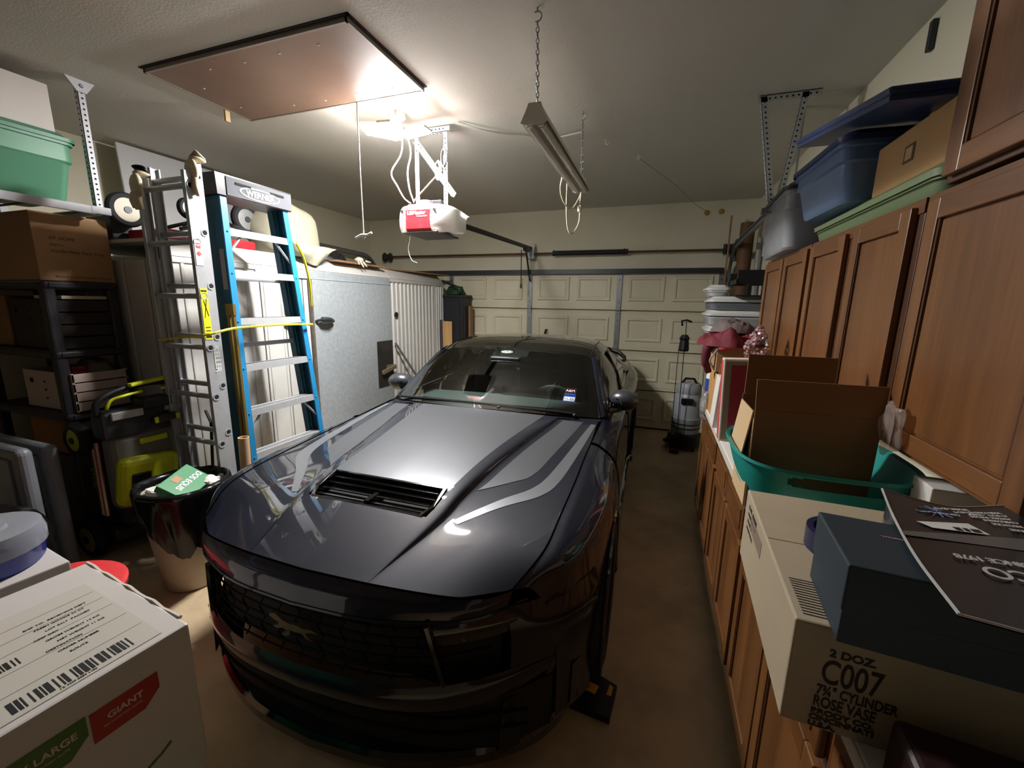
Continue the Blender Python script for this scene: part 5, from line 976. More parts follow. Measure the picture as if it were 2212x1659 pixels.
# teal tub with open carton
t = thing('teal_tub', 'oval teal plastic tub with cut-out handle on counter', 'tub', (.575, 1.67, CZ))
TC = (.533, 1.625); Vv = []; prof = ((.205, CZ+.004), (.215, CZ+.015), (.238, CZ+.08), (.236, CZ+.086), (.243, CZ+.10), (.240, CZ+.106), (.247, CZ+.12), (.244, CZ+.126), (.258, CZ+.155), (.272, CZ+.195), (.285, CZ+.242), (.296, CZ+.245), (.294, CZ+.255), (.280, CZ+.249), (.262, CZ+.19), (.246, CZ+.155), (.23, CZ+.08), (.20, CZ+.016))
NT = 120; Fh = []; pr2 = []
for i in range(len(prof)):
    pr2.append((prof[i], None))
    if i in (9, 13):
        a, b = prof[i], prof[i+1]
        for k in range(1, 9): pr2.append(((a[0]+(b[0]-a[0])*k/9, a[1]+(b[1]-a[1])*k/9), None))
def sup(c): return math.copysign(abs(c)**.62, c)
Vv = [(TC[0]+r*.86*sup(math.cos(2*math.pi*k/NT)), TC[1]+r*.92*sup(math.sin(2*math.pi*k/NT)), z) for (r, z), _ in pr2 for k in range(NT)]
def hole_k(k, zc):
    f = (zc-(CZ+.217))/(.019); hw = 22*(1-f*f)**.35 if abs(f) < 1 else 0
    return any(abs((360*(k+.5)/NT-c0+180) % 360-180) < hw for c0 in (270, 90))
for i in range(len(pr2)-1):
    zc = (pr2[i][0][1]+pr2[i+1][0][1])/2
    for k in range(NT):
        if hole_k(k, zc) and (9 <= i <= 17 or 21 <= i <= 30): continue
        Fh.append((i*NT+k, i*NT+(k+1) % NT, (i+1)*NT+(k+1) % NT, (i+1)*NT+k))
Fh += [tuple(range(NT-1, -1, -1)), tuple((len(pr2)-1)*NT+k for k in range(NT))]
ob('tub_body', MB().add(Vv, Fh), mat('tub_teal', (32, 142, 132), .38), t, True, 40)
m_kraft = mat('carton_brown', (140, 104, 68), .78, var=.05, vscale=5)
t = thing('open_carton', 'open brown carton with raised flaps standing in teal tub', 'box', (.50, 1.60, CZ+.02))
x0_, x1_ = .322, .662
ob('front_wall', MB().add([(x0_+.005, 1.500, CZ+.06), (x1_-.005, 1.500, CZ+.06), (x1_, 1.500, 1.335), (x0_, 1.500, 1.335), (x0_+.005, 1.505, CZ+.06), (x1_-.005, 1.505, CZ+.06), (x1_, 1.505, 1.335), (x0_, 1.505, 1.335)], [(0, 1, 2, 3), (7, 6, 5, 4), (0, 4, 5, 1), (1, 5, 6, 2), (2, 6, 7, 3), (3, 7, 4, 0)]), m_kraft, t)
ob('front_flap', MB().add([(x0_, 1.501, 1.336), (x1_, 1.501, 1.336), (x1_+.012, 1.525, 1.432), (x0_-.0, 1.525, 1.430), (x0_, 1.506, 1.336), (x1_, 1.506, 1.336), (x1_+.012, 1.530, 1.432), (x0_, 1.530, 1.430)], [(0, 1, 2, 3), (7, 6, 5, 4), (0, 4, 5, 1), (1, 5, 6, 2), (2, 6, 7, 3), (3, 7, 4, 0)]), m_kraft, t)
ob('back_wall', MB().span((x0_, 1.720, CZ+.06), (x1_-.06, 1.725, 1.345)), m_kraft, t); ob('back_flap', MB().span((x0_+.005, 1.725, 1.346), (x1_-.06, 1.730, 1.492)), m_kraft, t)
ob('side_wall', MB().span((x0_, 1.505, CZ+.06), (x0_+.005, 1.725, 1.30)), mat('carton_light', (196, 166, 124), .75), t); ob('side_wall', MB().span((x1_-.012, 1.505, CZ+.06), (x1_-.007, 1.725, 1.30)), m_kraft, t)
ob('side_flap', MB().box((x0_-.012, 1.615, 1.24), (.004, .20, .17), Matrix.Rotation(R(7), 4, 'Y')), mat('carton_light', (196, 166, 124), .75), t)
ob('carton_floor', MB().span((x0_+.01, 1.510, CZ+.06), (x1_-.02, 1.715, CZ+.065)), m_kraft, t)
cw_ = blob('cellophane_wrap', 'crumpled clear cellophane wrap against cabinet door', 'wrap', (.655, 1.44, 1.325), (.028, .10, .13), plastic_clear('cellophane', (226, 206, 192), .26, .08), .16, 9, None, False)
cw_['label'] = 'crumpled clear cellophane wrap stuck out beside open carton'
# red and white framed game box
t = thing('game_box', 'tall red box with white rim leaning on counter', 'box', (.46, 2.48, CZ))
GM = Matrix.Translation((.475, 2.49, CZ+.232)) @ Matrix.Rotation(R(-2), 4, 'Y')
ob('box_body', MB().box((0, 0, 0), (.235, .07, .46), None, .006).xf(GM), mat('box_rim', (214, 198, 184), .6), t)
ob('front_border', MB().box((0, -.0355, -.002), (.215, .002, .435)).xf(GM), mat('border_taupe', (142, 126, 104), .6), t)
ob('front_field', MB().box((.012, -.0368, -.004), (.18, .002, .40)).xf(GM), mat('field_red', (140, 22, 32), .5), t)
ob('side_stripe', MB().box((-.1182, 0, 0), (.002, .05, .44)).xf(GM), mat('stripe_red', (196, 70, 66), .6), t)
blob('maroon_bag', 'maroon fabric bag slumped in front of red box', 'bag', (.485, 2.25, CZ+.115), (.12, .10, .22), mat('fabric_maroon', (96, 22, 44), .8, bump=.4, bscale=30), .07, 5, CZ+.001)
tag(ob('dark_hoop', MB().tube([(.55+.0*k, 2.36+.10*math.cos(a), CZ+.22+.16*math.sin(a)) for k, a in enumerate(np.linspace(0, math.pi, 16))], .010, 6), m_dark_steel), 'dark metal hoop handle beside maroon bag', 'hoop')
t = thing('glitter_pick', 'pink silver glitter bundle standing behind red box', 'decoration', (.51, 2.62, CZ+.40)); g = MB()
for k in range(120):
    z = random.random(); rr_ = .045*math.sin(math.pi*min(1, .12+z*.9))+.008; a = random.uniform(0, 6.28); g.box((.52+.02*z+rr_*math.cos(a), 2.64+rr_*math.sin(a), 1.36+z*.20), (.012, .012, .012), Matrix.Rotation(random.uniform(0, 3), 4, 'X') @ Matrix.Rotation(random.uniform(0, 3), 4, 'Z'))
gl_ = ob('glitter_beads', g, mat('glitter_pink', (216, 182, 186), .25, .35), t); gl_['kind'] = 'stuff'
ob('stem', MB().tube([(.505, 2.63, CZ+.003), (.512, 2.635, 1.32), (.52, 2.64, 1.38)], [.018, .014, .012], 8), mat('stem_pink', (214, 176, 176), .35), t)
# black disc case, white box, cartons behind
t = thing('disc_case', 'black round-cornered case next to white box', 'case', (.46, 2.75, CZ)); ob('shell', MB().box((.485, 2.76, CZ+.16), (.15, .05, .32), None, .02, 3), m_black, t)
ob('disc_ring', MB().tube([(.49+.085*math.cos(a), 2.732, CZ+.13+.105*math.sin(a)) for a in np.linspace(0, 6.28, 26)], .008, 6, False), mat('ring_grey', (96, 98, 96), .4), t)
tag(ob('white_folder', MB().box((.395, 2.80, CZ+.155), (.05, .16, .31), Matrix.Rotation(R(3), 4, 'Y'), .003), m_wcard), 'narrow white box standing beside the black case', 'box')
t = thing('open_shipping_box', 'open golden brown shipping box on counter behind folder', 'box', (.52, 3.1, CZ))
m_gold = mat('carton_gold', (188, 142, 84), .7, var=.05, vscale=6)
for a, b in (((.385, 2.92, CZ+.002), (.391, 3.28, CZ+.30)), ((.655, 2.92, CZ+.002), (.661, 3.28, CZ+.30)), ((.391, 3.274, CZ+.002), (.655, 3.28, CZ+.30)), ((.391, 2.92, CZ+.002), (.655, 2.926, CZ+.30))): ob('wall', MB().span(a, b), m_gold, t)
ob('flap', MB().box((.425, 2.86, CZ+.24), (.006, .12, .20), R(-14)), m_gold, t); ob('flap', MB().box((.52, 2.885, CZ+.335), (.26, .005, .10), Matrix.Rotation(R(35), 4, 'X')), m_gold, t)
t, M = carton('upper_carton', 'brown carton stacked on the open shipping box', (.525, 3.13, CZ+.395), (.30, .34, .17), m_card)
heap('red_garment', 'crumpled red jacket on top of the cartons', 'jacket', (.45, 3.10, CZ+.4815), (.36, .40, .13), mat('jacket_red', (108, 22, 38), .75, var=.3, vscale=9), 12, None, 1.6)
heap('grey_garment', 'grey fleece lying over the red jacket', 'fleece', (.50, 3.18, CZ+.565), (.28, .30, .10), mat('fleece_grey', (108, 92, 90), .85, var=.25, vscale=9), 14, None, 1.6)
tag(ob('coral_cloth', MB().tube([tuple(q) for q in crom([(.36, 2.97, CZ+.50), (.40, 2.93, CZ+.475), (.46, 2.92, CZ+.49), (.52, 2.93, CZ+.482)], 12)], [.012]*3+[.022]*6+[.012]*3, 7), mat('coral', (206, 70, 70), .7), smooth=True), 'coral red strap peeking from under the red jacket', 'strap')
t = thing('jacket_sleeve', 'loose maroon jacket sleeve hanging off the cartons', 'sleeve', (.33, 3.05, CZ+.40)); ob('sleeve', MB().tube([tuple(q) for q in crom([(.39, 3.03, CZ+.53), (.325, 3.0, CZ+.47), (.318, 3.01, CZ+.38), (.345, 3.04, CZ+.30)], 14)], [.035]*6+[.03]*5+[.022]*3, 8), mat('sleeve_maroon', (92, 20, 34), .8), t, True)
ob('drawstring', MB().tube([tuple(q) for q in crom([(.40, 2.93, CZ+.52), (.36, 2.93, CZ+.44), (.335, 2.93, CZ+.39), (.36, 2.94, CZ+.34)], 12)], .006, 5), mat('string_grey', (170, 160, 150), .7), t)
t = thing('spray_bottle', 'white bottle with blue label at counter end', 'bottle', (.335, 3.42, CZ))
ob('bottle', MB().lathe([(.05, CZ+.001), (.055, CZ+.02), (.055, CZ+.22), (.03, CZ+.27), (.018, CZ+.285), (.018, CZ+.31)], (.43, 3.40, 0), 18, cap=(True, True)), m_white, t, True, 50)
ob('label', MB().lathe([(.0565, CZ+.04), (.0565, CZ+.20)], (.43, 3.40, 0), 18), mat('label_blue', (48, 70, 150), .4), t, True); ob('trigger', MB().box((.41, 3.40, CZ+.33), (.08, .03, .04), None, .008).box((.375, 3.40, CZ+.30), (.012, .02, .05)), m_white, t)
blob('clear_bag', 'clear plastic bag of small parts hanging at counter edge', 'bag', (.37, 3.28, CZ+.02), (.06, .16, .22), plastic_clear('bag_clear', (190, 186, 184), .4, .1), .14, 21, None, False)
# ---- far right corner: shelf with bins
t = thing('corner_shelf', 'black plastic shelf unit in the corner by garage door', 'shelf', (.72, 4.35, 0))
for z in (.30, .85, 1.36): ob('shelf', MB().span((.56, 4.02, z-.05), (1.02, 4.75, z), .015), m_shelf, t)
for (x, y) in ((.59, 4.05), (.99, 4.05), (.59, 4.72), (.99, 4.72)): ob('post', MB().span((x-.02, y-.02, 0), (x+.02, y+.02, 1.36), .005), m_shelf, t)
m_sbin = plastic_clear('bin_frost', (196, 198, 200), .75, .3); m_slid = mat('lid_white', (220, 220, 214), .4)
for k, (lab, x0, z) in enumerate((('frosted drawer bin with white rim at bottom of corner stack', .42, 1.362), ('frosted drawer bin with white rim in corner stack middle', .41, 1.50))):
    tote('storage_bin', lab, x0, .86, 4.06, 4.60, z, z+.135, m_sbin, m_slid, taper=.012, rim=.016, group='frosted bins in the corner')
tote('storage_bin', 'dark grey bin with white lid on frosted bin stack', .42, .86, 4.06, 4.60, 1.638, 1.755, mat('bin_grey', (112, 116, 122), .45), m_slid, taper=.008, rim=.02)
tote('storage_bin', 'small pale bin with lid on top of corner stack', .40, .59, 4.20, 4.60, 1.758, 1.86, mat('bin_pale', (200, 198, 196), .4), m_slid, taper=.015)
tote('teal_bin', 'teal bin with round blue lid beside frosted bins', .87, 1.02, 4.06, 4.5, 1.362, 1.71, mat('bin_teal', (120, 178, 168), .4), mat('lid_bluegrey', (60, 84, 120), .4), taper=.01)
ob_t = tag(ob('slotted_tray', MB().span((.60, 3.98, 1.862), (1.0, 4.04, 1.97)).span((.60, 4.40, 1.862), (1.0, 4.46, 1.97)).span((.60, 3.98, 1.862), (.63, 4.46, 1.90)).span((.68, 3.98, 1.76), (.71, 4.03, 1.862)).span((.79, 3.98, 1.76), (.82, 4.03, 1.862)).span((.60, 3.98, 1.756), (1.0, 4.46, 1.766)), m_black), 'black slotted tray on the corner bins', 'tray')
crate('taupe slatted crate on stool between cabinets and corner bins', .62, .96, 3.56, 3.92, 1.20, 1.50, mat('crate_taupe', (104, 84, 76), .65, var=.12, vscale=12))
t = thing('step_stool', 'dark stool carrying the taupe crate', 'stool', (.79, 3.74, 0)); ob('seat', MB().span((.60, 3.54, 1.16), (.98, 3.94, 1.198), .01), m_oakd, t)
for (x, y) in ((.63, 3.57), (.95, 3.57), (.63, 3.91), (.95, 3.91)): ob('leg', MB().span((x-.02, y-.02, 0), (x+.02, y+.02, 1.16)), m_oakd, t)
m_tubeb = mat('kraft_tube', (104, 72, 48), .65)
tag(ob('shipping_tube', MB().lathe([(.075, 0), (.075, 2.60), (.068, 2.60), (.068, 2.5)], (.868, 5.50, 0), 22), m_tubeb, smooth=True, auto=40), 'fat brown cardboard tube in the corner by garage door', 'tube')
tag(ob('plastic_pipe', MB().lathe([(.03, 0), (.03, 2.42), (.025, 2.42)], (.985, 5.38, 0), 14), mat('pipe_grey', (150, 152, 150), .35), smooth=True, auto=40), 'grey pipe standing beside the cardboard tube', 'pipe')
tag(ob('thin_slat', MB().span((.695, 5.56, 0), (.71, 5.60, 2.70)), m_plank), 'thin wood slat standing left of cardboard tube', 'slat')
tag(ob('picture_frame', MB().box((.985, 4.95, 2.42), (.03, .36, .46), None, .006), m_wall), 'small cream panel mounted on the wall above bins', 'panel')
# grey shop vacuum near the door
t = thing('shop_vacuum', 'grey shop vacuum with black lid between cabinets and door', 'vacuum', (.42, 5.15, 0))
VC = (.40, 5.15); m_vac = mat('vac_grey', (160, 164, 168), .4)
ob('drum', MB().lathe([(.15, .20), (.155, .22), (.16, .36), (.166, .37), (.166, .385), (.16, .39), (.158, .56), (.145, .64), (.13, .67)], (VC[0], VC[1], 0), 28, cap=(True, True)), m_vac, t, True, 40)
for z in (.26, .31): ob('drum_band', MB().lathe([(.1615, z), (.1615, z+.015)], (VC[0], VC[1], 0), 28), m_dark_steel, t)
ob('lid', MB().lathe([(.132, .67), (.138, .69), (.135, .75), (.12, .79), (.09, .80)], (VC[0], VC[1], 0), 28, cap=(True, True)), m_vac, t, True, 40); ob('handle', MB().tube([(VC[0]-.09, VC[1]-.05, .78), (VC[0]-.05, VC[1]-.07, .85), (VC[0]+.04, VC[1]-.07, .85), (VC[0]+.08, VC[1]-.05, .78)], .014, 8), m_black, t)
ob('latch', MB().box((VC[0]-.02, VC[1]-.165, .60), (.13, .03, .07), None, .01), m_black, t); ob('base', MB().lathe([(.19, .05), (.20, .09), (.185, .18), (.15, .20)], (VC[0], VC[1], 0), 28, cap=(True, True)), m_black, t, True, 40)
for k in range(4): a = k*math.pi/2+.6; wheel((VC[0]+.16*math.cos(a), VC[1]+.16*math.sin(a), .03), .03, .025, t, m_black, m_dark_steel)
ob('hose', MB().tube([tuple(q) for q in crom([(VC[0]-.05, VC[1]-.18, .22), (VC[0]-.16, VC[1]-.20, .14), (VC[0]-.22, VC[1]-.05, .08), (VC[0]-.16, VC[1]+.17, .05)], 24)], .022, 8), m_rubber, t, True)
t = thing('tool_rack', 'black wire lantern and hooks standing beside shop vacuum', 'rack', (.24, 4.9, 0)); ob('pole', MB().tube([(.30, 4.90, 0), (.29, 4.90, 1.50)], .005, 6), m_black, t); ob('thin_wire', MB().tube([(.24, 4.92, 0), (.235, 4.92, 1.2)], .004, 5), m_black, t)
ob('lantern', MB().lathe([(.05, 1.18), (.055, 1.20), (.045, 1.30), (.055, 1.32), (.03, 1.36)], (.285, 4.90, 0), 12, cap=(True, True)), m_black, t); ob('hook', MB().tube([(.25, 4.9, 1.46), (.24, 4.88, 1.51), (.29, 4.88, 1.52), (.34, 4.9, 1.50)], .012, 6), m_black, t)
ob('base', MB().lathe([(.055, 0), (.055, .012)], (.285, 4.91, 0), 16, cap=(True, True)), m_black, t)
# ================================================================== left foreground and floor
m_lime = mat('lime_plastic', (200, 210, 24), .42); m_limed = mat('lime_wheel', (176, 180, 40), .5)
t = thing('lawn_mower', 'black and lime electric lawn mower stored upright beside shelf', 'lawn mower', (-3.22, 1.58, 0))
def mp(x, y, z): return (x+.15, y-.13, z+.05)      # upper parts shifted roughly toward the camera in place of scaling about it
def mspan(a, b, bev=.0, seg=2): return MB().span(mp(*a), mp(*b), bev, seg)
ob('deck', MB().span((-3.48, 1.44, .16), (-3.26, 1.80, .86), .05, 3), m_black, t)
for z0, z1 in ((.08, .20), (.80, .88)): ob('deck_skirt', MB().span((-3.40, 1.425, z0), (-3.17, 1.82, z1), .03, 2), m_black, t)
ob('deck_top', MB().span((-3.28, 1.45, .22), (-3.06, 1.79, .80), .05, 3), mat('mower_charcoal', (38, 38, 42), .4), t)
ob('motor_housing', MB().box(mp(-3.20, 1.71, .56), (.13, .36, .48), None, .05, 3), mat('mower_grey', (112, 110, 104), .4), t)
cv = ob('motor_cover', MB().box(mp(-3.10, 1.67, .50), (.10, .32, .30), Matrix.Rotation(R(-8), 4, 'X'), .045, 3), m_lime, t)
ob('cover_vent', MB().box(mp(-3.048, 1.60, .47), (.02, .10, .19), Matrix.Rotation(R(-8), 4, 'X'), .008), m_black, cv)
text('brand_text', 'RYOBI', .05, (-3.325, 1.4385, .60), (0, 0, -1), (1, 0, 0), m_limed, t)
for (x, z, r) in ((-3.30, .80, .100), (-3.35, .128, .125)):
    for y in (1.40, 1.79): wheel((x, y, z), r, .065, t, m_limed, m_black, 'Y')
hb = ob('handle_bracket', mspan((-3.24, 1.50, .78), (-3.12, 1.97, .95), .02, 2), mat('mower_charcoal', (38, 38, 42), .4), t)
for y0, y1 in ((1.54, 1.70), (1.82, 1.96)): ob('handle_plate', mspan((-3.125, y0, .90), (-3.10, y1, .945), .004), mat('plate_silver', (170, 168, 162), .35, .4), hb)
ob('control_box', mspan((-3.20, 1.70, .93), (-3.09, 1.86, 1.0), .012, 2), m_black, hb)
ob('handle_bar', MB().tube([mp(*q) for q in crom([(-3.16, 1.50, .93), (-3.16, 1.51, 1.01), (-3.16, 1.60, 1.06), (-3.16, 1.75, 1.085), (-3.16, 1.88, 1.07), (-3.16, 1.96, 1.02), (-3.16, 1.97, .93)], 30)], .018, 10), m_black, t, True)
for pts in ([(-3.12, 1.53, .97), (-3.12, 1.56, 1.02), (-3.12, 1.63, 1.035), (-3.12, 1.72, 1.045)], [(-3.12, 1.82, 1.045), (-3.12, 1.90, 1.04), (-3.12, 1.94, 1.02), (-3.12, 1.96, .99)]): ob('grip_bail', MB().tube([mp(*q) for q in crom(pts, 12)], .009, 6), m_lime, t, True)
ob('start_lever', MB().box(mp(-3.13, 1.77, 1.10), (.04, .22, .02), Matrix.Rotation(R(5), 4, 'X'), .006), m_lime, t)
bc = ob('battery_clip', mspan((-3.09, 1.72, .84), (-3.05, 1.86, .89), .012, 2), m_black, t)
for y in (1.73, 1.85): ob('clip_light', MB().box(mp(-3.045, y, .865), (.01, .018, .035)), m_lime, bc)
ob('badge', MB().box(mp(-3.12, 1.74, .735), (.02, .15, .035), None, .006), m_lime, t)
for x in (-3.235, -3.20): ob('fold_tube', MB().tube([(x, 1.425, .30), (x, 1.43, .78)], .014, 8), mat('tube_silver', (176, 160, 140), .3, .6), t)
tag(ob('stake', MB().tube([(-2.90, 1.90, .90), (-2.80, 1.86, .84), (-2.86, 1.83, .0)], .010, 6), m_black), 'thin black lever rod between mower and ladder', 'rod')
# grey folded tables at far left
m_tgrey = mat('table_grey', (118, 120, 126), .5)
for k, (y, x1, lab) in enumerate(((1.05, -2.97, 'grey folded table slab nearest the viewer'), (1.22, -3.16, 'grey folded table slab behind its twin'))):
    t = thing('folded_table', lab, 'table', (x1-.35, y, 0), 0, 'grey folded tables'); ob('slab', MB().span((x1-.75, y-.035, .03), (x1, y+.035, .90-.06*k), .06, 4), m_tgrey, t)
    ob('rim', MB().tube([(x1-.70, y-.037, .10), (x1-.06, y-.037, .10), (x1-.06, y-.037, .84-.06*k), (x1-.70, y-.037, .84-.06*k)], .008, 6), mat('table_rim', (92, 94, 100), .5), t); ob('foot', MB().span((x1-.6, y-.04, 0), (x1-.5, y+.04, .03)).span((x1-.2, y-.04, 0), (x1-.1, y+.04, .03)), m_black, t)
blob('garbage_bag', 'shiny black garbage bag before the grey tables', 'bag', (-2.84, .88, .34), (.62, .28, .68), mat('bag_gloss', (14, 14, 15), .22), .06, 17, .001, n=(30, 20))
tag(ob('amber_bin', MB().span((-4.1, 1.50, .60), (-3.56, 1.79, .85), .03, 2), mat('amber', (150, 96, 30), .5)), 'amber brown bin below lower shelf of black unit', 'bin')
tag(ob('bin_stand', MB().span((-4.0, 1.51, .062), (-3.60, 1.78, .598), .01), m_black), 'dark box carrying the amber bin', 'box')
# trash can
t = thing('trash_can', 'beige trash can lined with black bag beside the car', 'trash can', (-2.66, 1.50, 0)); TX, TY = -2.52, 1.475
ob('can', MB().lathe([(.135, .0), (.145, .01), (.175, .25), (.205, .58), (.195, .58), (.165, .25), (.13, .02)], (TX, TY, 0), 32, cap=(True, True)), mat('can_beige', (176, 166, 148), .5), t, True, 50)
rs = np.random.RandomState(5); NB_ = 72; bag = []; ph = rs.uniform(0, 6.28, 6)
for (r, z, j, jz) in ((.06, .38, .01, .0), (.14, .40, .015, .0), (.185, .52, .01, .0), (.20, .60, .008, .004), (.212, .632, .006, .004), (.226, .625, .008, .004), (.230, .60, .008, .006), (.226, .54, .012, .01), (.222, .47, .018, .02), (.212, .41, .022, .05), (.200, .34, .026, .09)):
    row = []
    for k in range(NB_):
        a = 2*math.pi*k/NB_; w1 = math.sin(a*7+ph[0]+z*9) + .7*math.sin(a*13+ph[1]-z*14) + .5*math.sin(a*23+ph[2]+z*30)
        row.append((TX+(r+j*w1*.5)*math.cos(a), TY+(r+j*w1*.5)*math.sin(a), z+jz*math.sin(a*2+ph[3])+jz*.3*w1))
    bag.append(row)
bag = np.array(bag); bag = np.concatenate([bag, bag[:, :1]], 1); ob('bag_liner', MB().grid(bag), mat('bag_gloss', (14, 14, 15), .22), t, True)
t2 = thing('beer_carton', 'green beer carton lying in the lined trash can', 'carton', (TX, TY, .50)); BM = Matrix.Translation((TX+.0, TY+.01, .60)) @ Matrix.Rotation(R(28), 4, 'Z') @ Matrix.Rotation(R(34), 4, 'Y') @ Matrix.Rotation(R(10), 4, 'X')
ob('panel', MB().box((0, 0, 0), (.17, .24, .045), None, .004).xf(BM), mat('carton_green', (44, 122, 72), .5), t2)
text('carton_text', 'DOS EQUIS', .044, BM @ Vector((-.01, .108, .0235)), BM.to_3x3() @ Vector((0, -1, 0)), BM.to_3x3() @ Vector((1, 0, 0)), m_wink, t2, bold=.001, sx=.85); ob('carton_patch', MB().box((-.045, -.02, .0235), (.04, .05, .001)).xf(BM), mat('patch_tan', (160, 120, 80), .6), t2)
for k, (dx, dy, lab) in enumerate(((-.10, -.08, 'crumpled white tissue at near side of the trash'), (.02, .13, 'crumpled white tissue at far side of the trash'))): blob('tissue', lab, 'tissue', (TX+dx, TY+dy, .575), (.10, .09, .06), m_wcard, .14, 30+k, None, False, (12, 8))
# foreground boxes at left
t = thing('egg_carton_box', 'white shipping box with barcode label and size tags', 'box', (-1.27, .36, .5), R(-6)); WM = Matrix.Translation((-1.0, .555, .90)) @ Matrix.Rotation(R(-6), 4, 'Z')
m_wbox = mat('box_white_gloss', (196, 190, 184), .45, var=.03, vscale=6)
ob('body', MB().span((-.52, -.52, -.40), (0, 0, 0), .006).xf(WM), m_wbox, t)
ob('label_sheet', MB().span((-.40, -.40, .0003), (-.022, -.045, .0016)).xf(WM), mat('label_paper', (188, 182, 170), .5), t)
def wt_(s, size, x, y, m=None, **k): return text('label_text', s, size, WM @ Vector((x, y, .0020)), WM.to_3x3() @ Vector((0, 1, 0)), WM.to_3x3() @ Vector((-1, 0, 0)), m or m_ink, t, **k)
bars = [3, 1, 2, 1, 1, 3, 1, 2, 2, 1, 1, 1, 3, 2, 1, 2, 1, 1, 2, 3, 1, 1, 2, 1, 3, 1, 2, 1, 1, 2, 3, 1, 2, 2, 1, 1, 3, 1, 2, 1, 1, 2, 1, 3]
y = -.270
for k, b in enumerate(bars):
    wdt = b*.00258
    if k % 2 == 0: ob('barcode_bar', MB().span((-.075, y, .0018), (-.036, y+wdt, .0022)).xf(WM), m_ink, t)
    y += wdt
y = -.28
for k, b in enumerate(bars[:18]):
    if k % 2 == 0: ob('barcode_bar', MB().span((-.215, y, .0018), (-.185, y+b*.0022, .0022)).xf(WM), m_ink, t)
    y += b*.0022
for k in range(9): wt_(('SHIP TO:  RECEIVING DEPT', 'FRESH GOODS 24 CT', 'LOT 0417  PACKED', 'KEEP DRY', 'GROSS WEIGHT 12 KG', 'NET WEIGHT 11 KG', 'DESTINATION', 'ORDER NUMBER', 'ROUTE')[k], .009, -.30+k*.021, -.185 + .012*(k % 3))
wt_('1Z 4429 0083 1106', .007, -.028, -.21); 
for x in (-.10, -.17, -.24, -.29, -.34): ob('rule_line', MB().span((x, -.39, .0018), (x+.0012, -.05, .0021)).xf(WM), mat('rule_grey', (130, 126, 120), .6), t)
def tagp(name, y0, y1, z0, z1, m, pt=True):
    Vv = [(.0006, y0, z0), (.0006, y1-.03*pt, z0), (.0006, y1, z0+.03*pt), (.0006, y1, z1), (.0006, y0, z1)]; Vv += [(x+.0012, a, b) for x, a, b in Vv]
    return ob(name, MB().add(Vv, [(0, 1, 2, 3, 4), (9, 8, 7, 6, 5)] + [(i, 5+i, 5+(i+1) % 5, (i+1) % 5) for i in range(5)]).xf(WM), m, t)
g1 = tagp('red_tag', -.188, -.073, -.138, -.068, mat('tag_red', (160, 44, 32), .5)); g2 = tagp('green_tag', -.305, -.193, -.138, -.064, mat('tag_green', (74, 110, 42), .5))
m_tt = mat('tag_text', (206, 186, 172), .6)
text('tag_text', 'GIANT', .020, WM @ Vector((.002, -.163, -.102)), WM.to_3x3() @ Vector((0, 1, 0)), (0, 0, 1), m_tt, t, bold=.0005); text('tag_text', 'SEE NUTRITION FACTS', .0062, WM @ Vector((.002, -.170, -.115)), WM.to_3x3() @ Vector((0, 1, 0)), (0, 0, 1), m_tt, t)
text('tag_text', 'X LARGE', .020, WM @ Vector((.002, -.288, -.098)), WM.to_3x3() @ Vector((0, 1, 0)), (0, 0, 1), m_tt, t, bold=.0005); text('tag_text', 'SEE NUTRITION FACTS', .0062, WM @ Vector((.002, -.285, -.112)), WM.to_3x3() @ Vector((0, 1, 0)), (0, 0, 1), m_tt, t)
ob('green_scribble', MB().tube([WM @ Vector(p) for p in ((.0015, -.14, -.31), (.0015, -.115, -.287), (.0015, -.09, -.278), (.0015, -.069, -.265))], .003, 5), mat('tag_green', (74, 110, 42), .5), t)
ob('worn_edge', MB().tube([WM @ Vector((-.52+.04*k, .001, -.003+.004*math.sin(k*2.3))) for k in range(13)], .005, 6), mat('torn_paper', (206, 198, 186), .8), t)
tote('storage_tote', 'green tote under the white shipping box', -1.60, -.96, -.02, .54, 0.001, .498, mat('tote_deep_green', (28, 92, 62), .45), m_green_d, taper=.04, rot=R(-6))
t, M = carton('white_carton', 'plain white carton beside the barcode box', (-1.80, .42, .70), (.42, .40, .40), m_wbox, R(-6))
tag(ob('brown_carton', MB().box((-1.79, .40, .249), (.36, .36, .496), R(-6), .01), m_card), 'brown carton under the plain white carton', 'box')
t = thing('cookie_tub', 'blue tub with clear domed lid on white carton', 'tub', (-1.74, .49, .90))
ob('tub', MB().lathe([(.115, .902), (.12, .91), (.124, .970), (.127, .975), (.116, .975), (.11, .915)], (-1.74, .49, 0), 40, cap=(True, False)), plastic_clear('tub_blue', (44, 58, 150), .85, .25), t, True, 50)
ob('clear_lid', MB().lathe([(.130, .955), (.131, .985), (.124, 1.012), (.112, 1.016), (.06, 1.012), (.055, 1.02), (.03, 1.02), (.028, 1.012), (.001, 1.012)], (-1.74, .49, 0), 40), plastic_clear('lid_clear', (196, 198, 204), .45, .12), t, True, 50)
t = thing('red_lid_tub', 'round red tub behind the white boxes', 'tub', (-2.24, .75, 0)); RC = (-2.20, .735)
ob('tub', MB().lathe([(.19, .001), (.20, .02), (.235, .46), (.19, .46)], (RC[0], RC[1], 0), 36, cap=(True, True)), mat('bin_red', (176, 40, 46), .35), t, True, 50)
ob('rim', MB().lathe([(.235, .45), (.25, .46), (.255, .49), (.24, .50), (.14, .485), (.001, .485)], (RC[0], RC[1], 0), 36), mat('lid_red', (206, 60, 62), .28), t, True, 50)
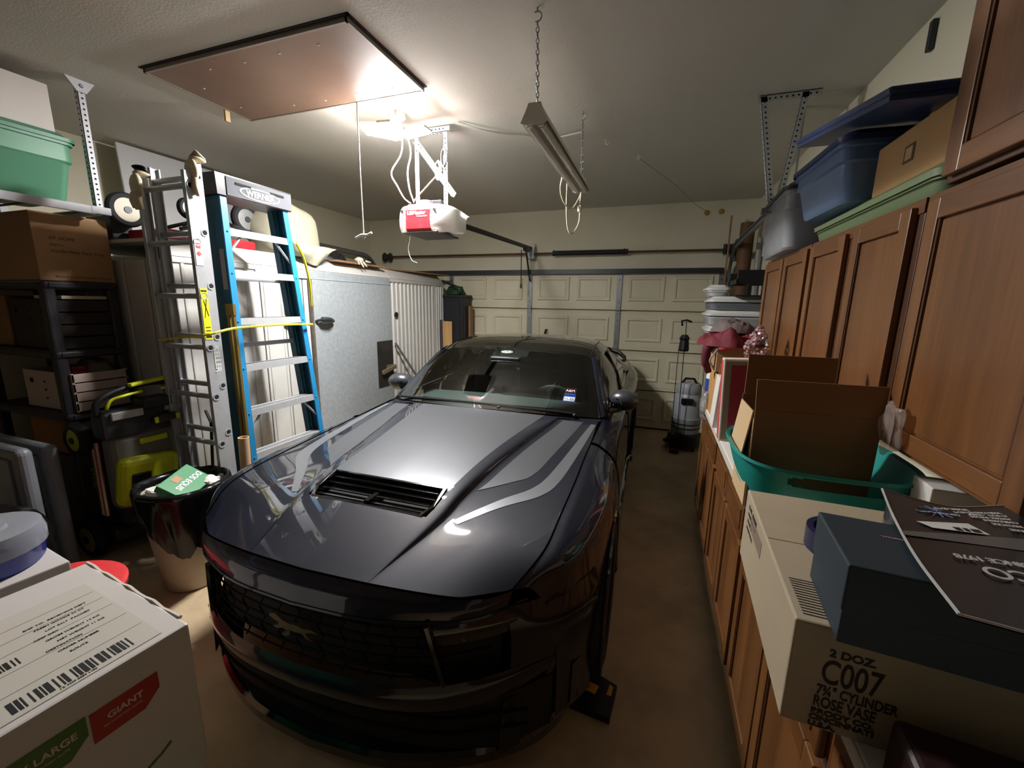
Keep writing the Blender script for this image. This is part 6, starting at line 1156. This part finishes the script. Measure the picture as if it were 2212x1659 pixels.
# tire ramp at the front wheel
t = thing('tire_ramp', 'black plastic tire ramp with yellow marks near front wheel', 'ramp', (-.13, 1.52, 0))
Rm = [(-.30, 1.45), (-.06, 1.43), (-.045, 1.59), (-.24, 1.66), (-.30, 1.64)]
ob('plate', MB().add([(x, y, 0) for x, y in Rm]+[(x, y, .03) for x, y in Rm], [(4, 3, 2, 1, 0), (5, 6, 7, 8, 9)]+[(i, (i+1) % 5, 5+(i+1) % 5, 5+i) for i in range(5)]), m_black, t)
for q in (((-.20, 1.53), (-.13, 1.515), (-.12, 1.56), (-.19, 1.575)), ((-.085, 1.53), (-.065, 1.53), (-.06, 1.575), (-.075, 1.585))): ob('yellow_mark', MB().add([(x, y, .0312) for x, y in q]+[(x, y, .030) for x, y in q], [(0, 1, 2, 3), (0, 4, 5, 1), (1, 5, 6, 2), (2, 6, 7, 3), (3, 7, 4, 0)]), mat('mark_yellow', (206, 150, 30), .5), t)
# black cabinet, plywood, green hose at far left corner
t = thing('black_cabinet', 'tall black cabinet between shed and garage door', 'cabinet', (-2.85, 5.5, 0))
ob('body', MB().span((-2.96, 5.40, .02), (-2.66, 5.70, 1.74), .004), mat('cab_black', (34, 34, 38), .5), t); ob('top', MB().span((-2.965, 5.385, 1.74), (-2.645, 5.715, 1.775), .004), mat('cab_black', (34, 34, 38), .5), t)
ob('door', MB().span((-2.94, 5.385, .10), (-2.70, 5.40, 1.70), .003), mat('cab_black', (34, 34, 38), .5), t); ob('side_panel', MB().span((-2.66, 5.44, .10), (-2.652, 5.66, 1.66), .003), mat('cab_edge', (44, 44, 48), .5), t)
tag(ob('trim_board', MB().span((-2.63, 5.55, 0), (-2.60, 5.65, 1.62)), m_plank), 'brown trim board standing right of the black cabinet', 'board')
tag(ob('plywood_piece', MB().span((-2.96, 5.33, 0), (-2.79, 5.35, 1.40), .003), wood('plywood', (196, 150, 92), (220, 182, 128), .6)), 'pale plywood piece leaning in front of black cabinet', 'plywood')
t = thing('garden_hose', 'dark green hose bundle on top of the black cabinet', 'hose', (-2.85, 5.5, 1.776)); 
for k in range(4): ob('coil', MB().tube([(-2.82+(.13-.012*k)*math.cos(a), 5.52+(.11-.012*k)*math.sin(a), 1.795+.028*k) for a in np.linspace(0, 6.28, 24)], .018, 8, False), mat('hose_green', (36, 62, 40), .45), t, True)
ob('nozzle', MB().tube([(-2.80, 5.42, 1.89), (-2.70, 5.40, 1.86), (-2.68, 5.39, 1.80)], [.03, .035, .02], 10), mat('hose_green', (36, 62, 40), .45), t, True); ob('flap', MB().box((-2.88, 5.45, 1.93), (.18, .16, .02), Matrix.Rotation(R(20), 4, 'Y'), .006), m_black, t)
